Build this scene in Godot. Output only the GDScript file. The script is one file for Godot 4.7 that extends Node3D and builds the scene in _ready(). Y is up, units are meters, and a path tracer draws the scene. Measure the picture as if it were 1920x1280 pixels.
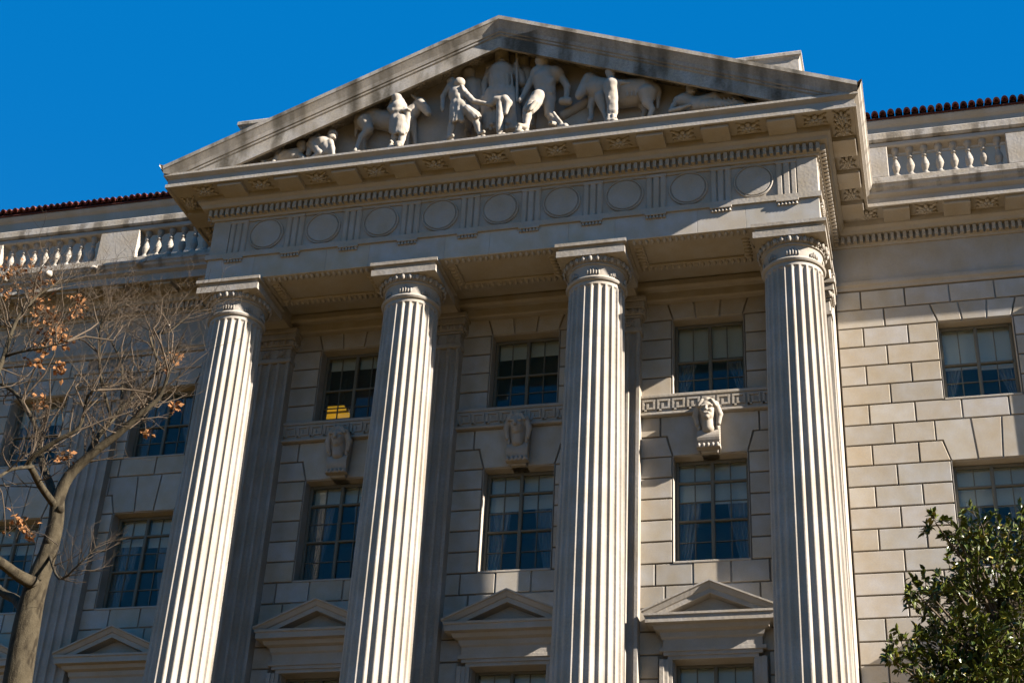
extends Node3D
# A limestone government building seen from the lawn: four-column portico, carved pediment, two wings, two trees.
# x runs along the front to the right, y up, z out of the front towards the viewer; column axes stand at z = 0.

const B := 4.5              # bay between two column axes
const CH := 0.5188          # height of a wall course
const CT := 22.084          # top of the first course
const ZW := -3.3            # face of the wing walls
const ZP := -2.15           # face of the porch wall
const F := 2937.5           # focal length in pixels of the 1920 px photograph
const PU := 956.5
const PV := 569.0
const STEP := 0.1           # the carved figures stand this much in front of the depths written below

var cam_basis: Basis
var cam_pos := Vector3(15.774, 1.65, 30.018)
var M := {}
var meshes := {}
var rng := RandomNumberGenerator.new()
var house: Node3D


# ---------------------------------------------------------------- mesh building
class MB:
	var v := PackedVector3Array()
	var n := PackedVector3Array()
	func tri(a: Vector3, b: Vector3, c: Vector3) -> void:      # counter-clockwise seen from outside
		var nn := (b - a).cross(c - a).normalized()
		v.append(a); v.append(c); v.append(b)
		n.append(nn); n.append(nn); n.append(nn)
	func quad(a: Vector3, b: Vector3, c: Vector3, d: Vector3) -> void:
		var nn := (c - a).cross(d - b).normalized()
		v.append(a); v.append(c); v.append(b); v.append(a); v.append(d); v.append(c)
		for i in 6: n.append(nn)
	func squad(a: Vector3, b: Vector3, c: Vector3, d: Vector3, na: Vector3, nb: Vector3, nc: Vector3, nd: Vector3) -> void:
		v.append(a); v.append(c); v.append(b); v.append(a); v.append(d); v.append(c)
		n.append(na); n.append(nc); n.append(nb); n.append(na); n.append(nd); n.append(nc)
	func box(c: Vector3, s: Vector3, ch := 0.0) -> void:
		var h := s * 0.5
		if ch <= 0.0:
			var p := []
			for i in 8: p.append(c + Vector3(h.x if i & 1 else -h.x, h.y if i & 2 else -h.y, h.z if i & 4 else -h.z))
			quad(p[4], p[5], p[7], p[6]); quad(p[1], p[0], p[2], p[3]); quad(p[5], p[1], p[3], p[7])
			quad(p[0], p[4], p[6], p[2]); quad(p[6], p[7], p[3], p[2]); quad(p[0], p[1], p[5], p[4])
			return
		var q := PackedVector2Array([Vector2(-h.x, -h.y), Vector2(h.x, -h.y), Vector2(h.x, h.y), Vector2(-h.x, h.y)])
		prism(q, -h.z, h.z, ch, c)
	func prism(q: PackedVector2Array, z0: float, z1: float, ch := 0.0, at := Vector3.ZERO) -> void:   # counter-clockwise outline, extruded along z, front edges chamfered
		var m := q.size()
		var inner := PackedVector2Array()
		if ch > 0.0:
			for i in m:
				var e0 := (q[i] - q[(i + m - 1) % m]).normalized()
				var e1 := (q[(i + 1) % m] - q[i]).normalized()
				var n0 := Vector2(-e0.y, e0.x)
				var n1 := Vector2(-e1.y, e1.x)
				var bis := (n0 + n1).normalized()
				inner.append(q[i] + bis * ch / maxf(0.35, bis.dot(n0)))
		else:
			inner = q
		var idx := Geometry2D.triangulate_polygon(inner)
		var zc := z1 - ch
		for t in range(0, idx.size(), 3):
			var a := inner[idx[t]]
			var b := inner[idx[t + 1]]
			var c := inner[idx[t + 2]]
			if (b - a).cross(c - a) < 0.0:
				var w := b
				b = c
				c = w
			tri(at + Vector3(a.x, a.y, z1), at + Vector3(b.x, b.y, z1), at + Vector3(c.x, c.y, z1))
		idx = Geometry2D.triangulate_polygon(q)
		for t in range(0, idx.size(), 3):
			var a := q[idx[t]]
			var b := q[idx[t + 1]]
			var c := q[idx[t + 2]]
			if (b - a).cross(c - a) < 0.0:
				var w := b
				b = c
				c = w
			tri(at + Vector3(a.x, a.y, z0), at + Vector3(c.x, c.y, z0), at + Vector3(b.x, b.y, z0))
		for i in m:
			var j := (i + 1) % m
			quad(at + Vector3(q[i].x, q[i].y, z0), at + Vector3(q[j].x, q[j].y, z0), at + Vector3(q[j].x, q[j].y, zc), at + Vector3(q[i].x, q[i].y, zc))
			if ch > 0.0:
				quad(at + Vector3(q[i].x, q[i].y, zc), at + Vector3(q[j].x, q[j].y, zc), at + Vector3(inner[j].x, inner[j].y, z1), at + Vector3(inner[i].x, inner[i].y, z1))
	func lathe(prof: Array, seg: int, at := Vector3.ZERO, smooth := true) -> void:    # prof: Vector2(radius, y), upwards
		for i in prof.size() - 1:
			var p: Vector2 = prof[i]
			var q: Vector2 = prof[i + 1]
			var d := (q - p).normalized()
			for k in seg:
				var a := TAU * k / seg
				var b := TAU * (k + 1) / seg
				var ca := Vector3(sin(a), 0, cos(a))
				var cb := Vector3(sin(b), 0, cos(b))
				var na := (ca * d.y - Vector3.UP * d.x).normalized()
				var nb := (cb * d.y - Vector3.UP * d.x).normalized()
				if smooth:
					squad(at + ca * p.x + Vector3.UP * p.y, at + cb * p.x + Vector3.UP * p.y, at + cb * q.x + Vector3.UP * q.y, at + ca * q.x + Vector3.UP * q.y, na, nb, nb, na)
				else:
					quad(at + ca * p.x + Vector3.UP * p.y, at + cb * p.x + Vector3.UP * p.y, at + cb * q.x + Vector3.UP * q.y, at + ca * q.x + Vector3.UP * q.y)
	func tube(pts: Array, rad: Array, seg: int, cap := true) -> void:
		var rings := []
		var side := Vector3.ZERO
		for i in pts.size():
			var d: Vector3 = (pts[mini(i + 1, pts.size() - 1)] - pts[maxi(i - 1, 0)]).normalized()
			if side == Vector3.ZERO:
				side = d.cross(Vector3.RIGHT if absf(d.x) < 0.8 else Vector3.UP).normalized()
			side = (side - d * side.dot(d)).normalized()
			var up := d.cross(side)
			var ring := []
			for k in seg:
				var a := TAU * k / seg
				ring.append(side * cos(a) + up * sin(a))
			rings.append(ring)
		for i in pts.size() - 1:
			for k in seg:
				var k2 := (k + 1) % seg
				squad(pts[i] + rings[i][k] * rad[i], pts[i] + rings[i][k2] * rad[i], pts[i + 1] + rings[i + 1][k2] * rad[i + 1], pts[i + 1] + rings[i + 1][k] * rad[i + 1],
					rings[i][k], rings[i][k2], rings[i + 1][k2], rings[i + 1][k])
		if cap:
			var last := pts.size() - 1
			for k in seg:
				tri(pts[last], pts[last] + rings[last][k] * rad[last], pts[last] + rings[last][(k + 1) % seg] * rad[last])
	func ball(c: Vector3, r: Vector3, seg := 10, rows := 6) -> void:
		for i in rows:
			var t0 := PI * i / rows - PI / 2
			var t1 := PI * (i + 1) / rows - PI / 2
			for k in seg:
				var a := TAU * k / seg
				var b := TAU * (k + 1) / seg
				var u := [Vector3(cos(t0) * sin(a), sin(t0), cos(t0) * cos(a)), Vector3(cos(t0) * sin(b), sin(t0), cos(t0) * cos(b)), Vector3(cos(t1) * sin(b), sin(t1), cos(t1) * cos(b)), Vector3(cos(t1) * sin(a), sin(t1), cos(t1) * cos(a))]
				squad(c + u[0] * r, c + u[1] * r, c + u[2] * r, c + u[3] * r, (u[0] / r).normalized(), (u[1] / r).normalized(), (u[2] / r).normalized(), (u[3] / r).normalized())
	func add(o: MB, x: Transform3D) -> void:
		for i in o.v.size():
			v.append(x * o.v[i])
			n.append((x.basis * o.n[i]).normalized())
	func mesh() -> ArrayMesh:
		var m := ArrayMesh.new()
		var a := []
		a.resize(Mesh.ARRAY_MAX)
		a[Mesh.ARRAY_VERTEX] = v
		a[Mesh.ARRAY_NORMAL] = n
		m.add_surface_from_arrays(Mesh.PRIMITIVE_TRIANGLES, a)
		return m


func put(called: String, m: Mesh, mat: Material, parent: Node, at := Vector3.ZERO, basis := Basis()) -> MeshInstance3D:
	var o := MeshInstance3D.new()
	o.name = called
	o.mesh = m
	o.material_override = mat
	o.transform = Transform3D(basis, at)
	parent.add_child(o, true)
	return o


func group(called: String, parent: Node, at := Vector3.ZERO) -> Node3D:
	var o := Node3D.new()
	o.name = called
	o.position = at
	parent.add_child(o, true)
	return o


func tag(o: Node, label: String, category: String, grp := "", kind := "") -> void:
	if label: o.set_meta("label", label)
	if category: o.set_meta("category", category)
	if grp: o.set_meta("group", grp)
	if kind: o.set_meta("kind", kind)


func box_mesh(s: Vector3, ch := 0.0) -> ArrayMesh:
	var key := "box%.3f,%.3f,%.3f,%.3f" % [s.x, s.y, s.z, ch]
	if not meshes.has(key):
		var b := MB.new()
		b.box(Vector3.ZERO, s, ch)
		meshes[key] = b.mesh()
	return meshes[key]


func slab(called: String, parent: Node, x0: float, x1: float, y0: float, y1: float, z0: float, z1: float, mat: Material, ch := 0.0) -> MeshInstance3D:
	return put(called, box_mesh(Vector3(x1 - x0, y1 - y0, z1 - z0), ch), mat, parent, Vector3((x0 + x1) / 2, (y0 + y1) / 2, (z0 + z1) / 2))


# a moulding: closed profile of (out, y), counter-clockwise, swept along one stretch of a path in plan and mitred at its corners
func sweep(path: Array, seg: int, prof: Array, caps := false) -> ArrayMesh:
	var b := MB.new()
	var a: Vector2 = path[seg]
	var c: Vector2 = path[seg + 1]
	var d := (c - a).normalized()
	var nn := Vector2(-d.y, d.x)
	var na := nn
	var nc := nn
	if seg > 0:
		var d0: Vector2 = (a - path[seg - 1]).normalized()
		na = nn + Vector2(-d0.y, d0.x)
	if seg + 2 < path.size():
		var d1: Vector2 = (path[seg + 2] - c).normalized()
		nc = nn + Vector2(-d1.y, d1.x)
	var pa := []
	var pc := []
	for p in prof:
		pa.append(Vector3(a.x + na.x * p.x, p.y, a.y + na.y * p.x))
		pc.append(Vector3(c.x + nc.x * p.x, p.y, c.y + nc.y * p.x))
	var m := prof.size()
	for i in m:
		var j := (i + 1) % m
		b.quad(pa[i], pc[i], pc[j], pa[j])
	if caps:
		var q := PackedVector2Array(prof)
		var idx := Geometry2D.triangulate_polygon(q)
		for t in range(0, idx.size(), 3):
			b.tri(pa[idx[t]], pa[idx[t + 1]], pa[idx[t + 2]])
			b.tri(pc[idx[t]], pc[idx[t + 2]], pc[idx[t + 1]])
	return b.mesh()


# ---------------------------------------------------------------- from a pixel of the photograph to the plane the thing stands in
func ray(u: float, v: float) -> Vector3:
	return cam_basis * Vector3((u - PU) / F, -(v - PV) / F, -1.0)
func on_z(u: float, v: float, z: float) -> Vector3:
	var r := ray(u, v)
	return cam_pos + r * ((z - cam_pos.z) / r.z)
func on_y(u: float, v: float, y: float) -> Vector3:
	var r := ray(u, v)
	return cam_pos + r * ((y - cam_pos.y) / r.y)
func away(u: float, v: float, dist: float) -> Vector3:        # at a distance over the ground
	var r := ray(u, v)
	return cam_pos + r * (dist / Vector2(r.x, r.z).length())


# ---------------------------------------------------------------- carved figures: tapered limbs joined smoothly and meshed as surface nets
func carve(bones: Array, cell: float, k: float, folds := 0.0) -> ArrayMesh:
	var lo := Vector3(1e9, 1e9, 1e9)
	var hi := -lo
	for b in bones:
		var r: float = maxf(b[2], b[3])
		for e in 2:
			lo = lo.min(b[e] - Vector3.ONE * r)
			hi = hi.max(b[e] + Vector3.ONE * r)
	var pad := k + 3.0 * cell
	lo -= Vector3.ONE * pad
	hi += Vector3.ONE * pad
	var nx := int(ceil((hi.x - lo.x) / cell)) + 1
	var ny := int(ceil((hi.y - lo.y) / cell)) + 1
	var nz := int(ceil((hi.z - lo.z) / cell)) + 1
	var f := PackedFloat32Array()
	f.resize(nx * ny * nz)
	f.fill(9.0)
	for b in bones:
		var a: Vector3 = b[0]
		var c: Vector3 = b[1]
		var ra: float = b[2]
		var rb: float = b[3]
		var r := maxf(ra, rb) + pad * 0.8
		var l := a.min(c) - Vector3.ONE * r
		var h := a.max(c) + Vector3.ONE * r
		var ab := c - a
		var inv := 1.0 / maxf(ab.length_squared(), 1e-8)
		var x0 := maxi(0, int((l.x - lo.x) / cell))
		var x1 := mini(nx - 1, int((h.x - lo.x) / cell) + 1)
		var y0 := maxi(0, int((l.y - lo.y) / cell))
		var y1 := mini(ny - 1, int((h.y - lo.y) / cell) + 1)
		var z0 := maxi(0, int((l.z - lo.z) / cell))
		var z1 := mini(nz - 1, int((h.z - lo.z) / cell) + 1)
		var minus: bool = b.size() > 4
		for z in range(z0, z1 + 1):
			for y in range(y0, y1 + 1):
				var p := Vector3(0, lo.y + y * cell, lo.z + z * cell)
				var i := (z * ny + y) * nx
				for x in range(x0, x1 + 1):
					p.x = lo.x + x * cell
					var t := clampf((p - a).dot(ab) * inv, 0.0, 1.0)
					var d := p.distance_to(a + ab * t) - ra - (rb - ra) * t
					var g := f[i + x]
					if minus:
						f[i + x] = maxf(g, -d)
						continue
					var m := maxf(k - absf(g - d), 0.0)
					f[i + x] = minf(g, d) - m * m * 0.25 / k
	if folds > 0.0:                                                    # chisel marks and folds of cloth
		for z in nz:
			for y in ny:
				var i := (z * ny + y) * nx
				var py := lo.y + y * cell
				var pz := lo.z + z * cell
				for x in nx:
					if absf(f[i + x]) < 0.1:
						var px := lo.x + x * cell
						f[i + x] += folds * (sin(px * 47.0 + 2.0 * sin(py * 6.0) + pz * 30.0) + 0.6 * sin(py * 31.0 + px * 17.0))
	var vi := PackedInt32Array()
	vi.resize(nx * ny * nz)
	vi.fill(-1)
	var vs := PackedVector3Array()
	var off := [0, 1, nx, nx + 1, nx * ny, nx * ny + 1, nx * ny + nx, nx * ny + nx + 1]
	var edges := [[0, 1], [2, 3], [4, 5], [6, 7], [0, 2], [1, 3], [4, 6], [5, 7], [0, 4], [1, 5], [2, 6], [3, 7]]
	var cut := cell * 2.0
	for z in nz - 1:
		for y in ny - 1:
			for x in nx - 1:
				var i := (z * ny + y) * nx + x
				if absf(f[i]) > cut: continue
				var s := 0
				for q in 8:
					if f[i + off[q]] < 0.0: s += 1
				if s == 0 or s == 8: continue
				var sum := Vector3.ZERO
				var cnt := 0
				for e in edges:
					var fa := f[i + off[e[0]]]
					var fb := f[i + off[e[1]]]
					if (fa < 0.0) != (fb < 0.0):
						var t := fa / (fa - fb)
						var ca := Vector3(e[0] & 1, (e[0] >> 1) & 1, e[0] >> 2)
						var cb := Vector3(e[1] & 1, (e[1] >> 1) & 1, e[1] >> 2)
						sum += ca.lerp(cb, t)
						cnt += 1
				vi[i] = vs.size()
				vs.append(lo + (Vector3(x, y, z) + sum / cnt) * cell)
	var ns := PackedVector3Array()
	ns.resize(vs.size())
	var quads := []
	for z in range(1, nz - 1):
		for y in range(1, ny - 1):
			for x in range(1, nx - 1):
				var i := (z * ny + y) * nx + x
				var g := f[i]
				if absf(g) > cut: continue
				for ax in 3:
					var st: int = [1, nx, nx * ny][ax]
					var g2 := f[i + st]
					if (g < 0.0) == (g2 < 0.0): continue
					var u: int = [nx, nx * ny, 1][ax]
					var w: int = [nx * ny, 1, nx][ax]
					var a := vi[i - u - w]
					var b := vi[i - w]
					var c := vi[i]
					var d := vi[i - u]
					if a < 0 or b < 0 or c < 0 or d < 0: continue
					quads.append([a, b, c, d] if g < 0.0 else [a, d, c, b])
	for q in quads:
		var nn := (vs[q[2]] - vs[q[0]]).cross(vs[q[3]] - vs[q[1]])
		for j in 4: ns[q[j]] += nn
	for i in ns.size(): ns[i] = ns[i].normalized()
	var ix := PackedInt32Array()
	for q in quads:
		ix.append(q[0]); ix.append(q[2]); ix.append(q[1]); ix.append(q[0]); ix.append(q[3]); ix.append(q[2])
	var m := ArrayMesh.new()
	var arr := []
	arr.resize(Mesh.ARRAY_MAX)
	arr[Mesh.ARRAY_VERTEX] = vs
	arr[Mesh.ARRAY_NORMAL] = ns
	arr[Mesh.ARRAY_INDEX] = ix
	m.add_surface_from_arrays(Mesh.PRIMITIVE_TRIANGLES, arr)
	return m


func statue(called: String, label: String, category: String, bones: Array, k := 0.03, cell := 0.024, bulk := 1.17, folds := 0.0025) -> void:
	var lo := Vector3(1e9, 1e9, 1e9)
	var hi := -lo
	for b in bones:
		var r: float = maxf(b[2], b[3])
		for e in 2:
			lo = lo.min(b[e] - Vector3.ONE * r)
			hi = hi.max(b[e] + Vector3.ONE * r)
	var low := lo.y
	if category in ["statue", "stand", "tool", "carving"]:              # rough carved ground joins the feet to the ledge
		var feet := []
		for b in bones:
			for e in 2:
				if b[e].y < low + 0.3: feet.append(b[e])
		for ft in feet: bones.append([Vector3(ft.x, minf(ft.y - 0.03, 24.34), ft.z - 0.03), Vector3(ft.x, 24.3, ft.z - 0.05), 0.06, 0.1])
		lo.y = minf(lo.y, 24.24)
	var base := Vector3((lo.x + hi.x) / 2, lo.y, (lo.z + hi.z) / 2)
	var own := []
	for b in bones: own.append([b[0] - base, b[1] - base, b[2] * bulk, b[3] * bulk])
	var o := put(called, carve(own, cell, k, folds), M.statue, self, base)
	tag(o, label, category, "figures carved in the pediment")


# joints as [u, v, z]; s is the size of the figure in comparison with a living person
func person(j: Dictionary, s: float, face := Vector3(0, 0, 1)) -> Array:
	var p := {}
	for key in j: p[key] = on_z(j[key][0], j[key][1], j[key][2] + STEP)
	var o := []
	var head: Vector3 = p.head
	var up: Vector3 = (head - p.neck).normalized()
	o.append([head + up * 0.05 * s, head - up * 0.06 * s + face * 0.015 * s, 0.115 * s, 0.088 * s])
	o.append([head - up * 0.035 * s + face * 0.085 * s, head + face * 0.095 * s, 0.024 * s, 0.016 * s])
	o.append([head + up * 0.03 * s + face * 0.08 * s, head + up * 0.03 * s + face * 0.085 * s, 0.03 * s, 0.03 * s])
	o.append([head + up * 0.085 * s - face * 0.03 * s, head - up * 0.04 * s - face * 0.07 * s, 0.075 * s, 0.06 * s])
	o.append([p.neck, head - up * 0.08 * s, 0.066 * s, 0.06 * s])
	o.append([p.neck, p.chest, 0.085 * s, 0.165 * s])
	o.append([p.chest, p.pelvis, 0.165 * s, 0.135 * s])
	for side in ["l", "r"]:
		if p.has("sh" + side):
			o.append([p.chest.lerp(p.neck, 0.55), p["sh" + side], 0.1 * s, 0.075 * s])
			o.append([p["sh" + side], p["el" + side], 0.072 * s, 0.055 * s])
			o.append([p["el" + side], p["ha" + side], 0.055 * s, 0.038 * s])
			var d: Vector3 = (p["ha" + side] - p["el" + side]).normalized()
			o.append([p["ha" + side], p["ha" + side] + d * 0.09 * s, 0.042 * s, 0.032 * s])
			o.append([p["ha" + side] + d * 0.02 * s, p["ha" + side] + d * 0.05 * s + face * 0.05 * s, 0.02 * s, 0.016 * s])
		if p.has("kn" + side):
			var hip: Vector3 = p.pelvis + (p["kn" + side] - p.pelvis).normalized() * 0.06 * s
			if p.has("hi" + side): hip = p["hi" + side]
			o.append([p.pelvis, hip, 0.13 * s, 0.115 * s])
			o.append([hip, p["kn" + side], 0.112 * s, 0.075 * s])
			o.append([p["kn" + side], p["kn" + side].lerp(p["fo" + side], 0.35), 0.07 * s, 0.072 * s])
			o.append([p["kn" + side].lerp(p["fo" + side], 0.35), p["fo" + side], 0.072 * s, 0.044 * s])
			o.append([p["fo" + side], p["fo" + side] + face * 0.16 * s - Vector3.UP * 0.03 * s, 0.05 * s, 0.036 * s])
	return o


func bone(u0: float, v0: float, z0: float, u1: float, v1: float, z1: float, ra: float, rb: float) -> Array:
	return [on_z(u0, v0, z0 + STEP), on_z(u1, v1, z1 + STEP), ra, rb]


# ridges of cloth between two level lines
func cloth(o: Array, u0: float, v0: float, w0: float, u1: float, v1: float, w1: float, z: float, n: int, r := 0.024) -> void:
	for i in n:
		var t := float(i) / (n - 1) - 0.5
		o.append(bone(u0 + w0 * t, v0 + 1.5 * sin(i * 2.3), z + 0.05 * (1.0 - 4.0 * t * t), u1 + w1 * t, v1 + 2.0 * sin(i * 1.7), z + 0.06 * (1.0 - 4.0 * t * t), r, r * 1.3))


# ---------------------------------------------------------------- materials
func noise_image(size: int, seed_: int, freq: float, oct: int, stretch := 1.0) -> Image:
	var n := FastNoiseLite.new()
	n.seed = seed_
	n.noise_type = FastNoiseLite.TYPE_SIMPLEX_SMOOTH
	n.frequency = freq
	n.fractal_octaves = oct
	var im := n.get_seamless_image(size, size)
	if stretch != 1.0:
		im.resize(size, int(size * stretch), Image.INTERPOLATE_BILINEAR)
	return im


func stone_texture(seed_: int, spread: float, dirt: float, dirt_color: Color, edge := 5.0, from := 0.52) -> ImageTexture:
	var s := 512
	var a := noise_image(s, seed_, 0.008, 3)
	var b := noise_image(s, seed_ + 1, 0.09, 3)
	var c := noise_image(s, seed_ + 2, 0.012, 4)
	var d := noise_image(s, seed_ + 3, 0.3, 2)
	var im := Image.create(s, s, false, Image.FORMAT_RGB8)
	for y in s:
		for x in s:
			var n1 := a.get_pixel(x, y).r - 0.5
			var n2 := b.get_pixel(x, y).r - 0.5
			var streak := c.get_pixel(x, int(y * 0.25) % s).r
			var n4 := d.get_pixel(x, y).r - 0.5
			var t := 1.0 + spread * (n1 * 0.4 + n2 * 0.6 + n4 * 0.7)
			var col := Color(t, t * (1.0 + 0.04 * n1), t * (1.0 + 0.12 * n1 - 0.05 * n2)) * 0.88
			var w := clampf((streak - from + n2 * 0.25) * edge, 0.0, 1.0) * dirt
			col = col.lerp(dirt_color, w)
			im.set_pixel(x, y, Color(clampf(col.r, 0, 1), clampf(col.g, 0, 1), clampf(col.b, 0, 1)))
	im.generate_mipmaps()
	return ImageTexture.create_from_image(im)


func mat(col: Color, rough := 0.85, tex: Texture2D = null, scale := 0.35) -> StandardMaterial3D:      # col holds linear values
	var m := StandardMaterial3D.new()
	m.albedo_color = col.linear_to_srgb()
	m.roughness = rough
	m.metallic_specular = 0.3
	if tex:
		m.albedo_texture = tex
		m.uv1_triplanar = true
		m.uv1_world_triplanar = true
		m.uv1_scale = Vector3.ONE * scale
	return m


func make_materials() -> void:
	var clean := stone_texture(11, 0.11, 0.03, Color(0.55, 0.5, 0.42))
	var worn := stone_texture(31, 0.22, 0.42, Color(0.33, 0.31, 0.28))
	var grain := noise_image(256, 71, 0.12, 4)
	grain.convert(Image.FORMAT_RGBA8)
	grain.bump_map_to_normal_map(2.0)
	grain.generate_mipmaps()
	var bump := ImageTexture.create_from_image(grain)
	M.stone = mat(Color(0.3612, 0.3234, 0.273), 0.9, clean, 0.3)
	M.worn = mat(Color(0.3612, 0.3234, 0.273), 0.9, worn, 0.3)
	M.raking = mat(Color(0.3612, 0.3234, 0.273), 0.9, stone_texture(37, 0.35, 0.8, Color(0.34, 0.33, 0.30), 2.2, 0.42), 0.22)
	M.column = mat(Color(0.3242, 0.2923, 0.2505), 0.85, stone_texture(23, 0.2, 0.14, Color(0.6, 0.55, 0.48)), 0.25)
	M.statue = mat(Color(0.3473, 0.3093, 0.2605), 0.9, clean, 0.6)
	var tints := [Color(0.392, 0.35, 0.292), Color(0.43, 0.387, 0.322), Color(0.352, 0.318, 0.268), Color(0.412, 0.356, 0.28), Color(0.372, 0.346, 0.304), Color(0.405, 0.37, 0.325), Color(0.385, 0.336, 0.266)]
	M.block = []
	for t in tints: M.block.append(mat(t, 0.9, clean, 0.4))
	M.joint = mat(Color(0.2056, 0.1714, 0.1314), 0.95, clean, 0.8)
	for key in ["stone", "worn", "column", "statue"]:
		M[key].normal_enabled = true
		M[key].normal_texture = bump
		M[key].normal_scale = 0.12
	M.frame = mat(Color(0.11, 0.10, 0.075), 0.5)
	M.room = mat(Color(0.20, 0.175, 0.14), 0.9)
	M.blind = mat(Color(0.46, 0.48, 0.40), 0.9)
	M.curtain = mat(Color(0.22, 0.235, 0.23), 0.9)
	M.glass = StandardMaterial3D.new()
	M.glass.transparency = BaseMaterial3D.TRANSPARENCY_ALPHA
	M.glass.albedo_color = Color(0.22, 0.34, 0.35, 0.12)
	M.glass.roughness = 0.03
	M.glass.metallic_specular = 0.34
	M.tile = []
	for t in [Color(0.10, 0.022, 0.014), Color(0.135, 0.03, 0.018), Color(0.07, 0.02, 0.014), Color(0.15, 0.045, 0.02)]: M.tile.append(mat(t, 0.8, clean, 1.2))
	M.ground = mat(Color(0.135, 0.082, 0.013), 0.95, worn, 0.12)
	M.pavement = mat(Color(0.15, 0.10, 0.03), 0.9, clean, 0.2)
	M.bark = mat(Color(0.05, 0.04, 0.024), 0.95, stone_texture(51, 0.9, 0.6, Color(0.3, 0.27, 0.22)), 2.2)
	M.bark.normal_enabled = true
	M.bark.normal_texture = bump
	M.bark.normal_scale = 1.0
	M.twig = mat(Color(0.06, 0.045, 0.031), 0.95)
	M.dead = mat(Color(0.16, 0.074, 0.028), 0.85)
	M.dead.backlight_enabled = true
	M.dead.backlight = Color(0.2, 0.09, 0.03)
	M.leaf = StandardMaterial3D.new()
	M.leaf.vertex_color_use_as_albedo = true
	M.leaf.roughness = 0.36
	M.leaf.metallic_specular = 0.35
	M.leaf.backlight_enabled = true
	M.leaf.backlight = Color(0.09, 0.11, 0.015)


# ---------------------------------------------------------------- the building
func block(parent: Node, q: PackedVector2Array, z0: float, z1: float, called := "block", ch := 0.009) -> void:
	var c := Vector2.ZERO
	for p in q: c += p
	c /= q.size()
	var key := "blk%.3f" % (z1 - z0)
	var own := PackedVector2Array()
	for p in q:
		own.append(p - c)
		key += ",%.3f,%.3f" % [p.x - c.x, p.y - c.y]
	key += "c%.3f" % ch
	if not meshes.has(key):
		var b := MB.new()
		b.prism(own, z0 - z1, 0.0, ch)
		meshes[key] = b.mesh()
	put(called, meshes[key], M.block[rng.randi() % M.block.size()], parent, Vector3(c.x, c.y, z1 + rng.randf_range(-0.004, 0.004)))


# one course of blocks between two ends, each end given at the top and the bottom of the course
func course(parent: Node, a_top: float, a_bot: float, b_top: float, b_bot: float, i: int, phase: float, z: float, width := 1.04) -> void:
	var top := CT - CH * i
	var bot := top - CH
	var a := (a_top + a_bot) / 2
	var b := (b_top + b_bot) / 2
	if b - a < 0.12: return
	var cuts := []
	var x := phase + ceilf((a - phase) / width) * width
	while x < b:
		if x - a > 0.26 and b - x > 0.26: cuts.append(x)
		x += width
	var g := 0.019
	for n in cuts.size() + 1:
		var lt: float = a_top if n == 0 else cuts[n - 1]
		var lb: float = a_bot if n == 0 else cuts[n - 1]
		var rt: float = b_top if n == cuts.size() else cuts[n]
		var rb: float = b_bot if n == cuts.size() else cuts[n]
		block(parent, PackedVector2Array([Vector2(lb + g, bot + g), Vector2(rb - g, bot + g), Vector2(rt - g, top - g), Vector2(lt + g, top - g)]), z - 0.12, z)


# courses 0 to 21 with a window of courses 2-5 and one of 9-13, each under its flat arch; c is the middle of the windows
func ashlar(parent: Node, x0: float, x1: float, c: float, z: float, phase: float, porch := false, hood_from := 15, last := 21) -> void:
	var hw := 0.87
	for i in range(0, last + 1):
		var ph := phase + (0.52 if i % 2 else 0.0)
		var lt := c - hw
		var lb := c - hw
		var open := true
		if i == 0 or i == 6 or i == 14: open = false
		if i == 1:
			lt = c - 0.98
			lb = c - 0.84
		elif i == 7:
			lt = c - 1.14
			lb = c - 1.14
		elif i == 8:
			lt = c - 1.0
			lb = c - 0.86
		elif i >= hood_from and i < 18: open = false
		elif i >= 18: lt = c - 1.17; lb = lt
		if porch and i == 6: continue                                   # the key-pattern band lies here
		if open:
			course(parent, x0, x0, lt, lb, i, ph, z)
			course(parent, 2 * c - lt, 2 * c - lb, x1, x1, i, ph, z)
		else:
			var p2 := ph
			if i == 14: p2 = c - 0.42
			course(parent, x0, x0, x1, x1, i, p2, z, 0.84 if i == 14 else 1.04)
	var g := 0.02
	for n in 3:                                                        # flat arch of the upper window
		var bx := [-0.84, -0.28, 0.28, 0.84]
		var tx := [-0.98, -0.33, 0.33, 0.98]
		block(parent, PackedVector2Array([Vector2(c + bx[n] + g, CT - 2 * CH + g), Vector2(c + bx[n + 1] - g, CT - 2 * CH + g), Vector2(c + tx[n + 1] - g, CT - CH - g), Vector2(c + tx[n] + g, CT - CH - g)]), z - 0.4, z, "voussoir")
	var kb := 0.2 if porch else 0.27
	var kt := 0.27 if porch else 0.34
	var yb := CT - 9 * CH + g
	var ym := CT - 8 * CH
	var yt := CT - 7 * CH - g
	for s in [-1.0, 1.0]:
		var q := PackedVector2Array([Vector2(c - s * (0.86 - g), yb), Vector2(c - s * kb - s * g, yb), Vector2(c - s * kt - s * g, yt), Vector2(c - s * (1.14 - g), yt), Vector2(c - s * (1.14 - g), ym + g), Vector2(c - s * (1.0 - g), ym + g)])
		if s < 0: q.reverse()
		block(parent, q, z - 0.4, z, "voussoir", 0.0)
	if not porch:
		block(parent, PackedVector2Array([Vector2(c - kb + g, yb), Vector2(c + kb - g, yb), Vector2(c + kt - g, yt), Vector2(c - kt + g, yt)]), z - 0.4, z, "voussoir")


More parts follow.
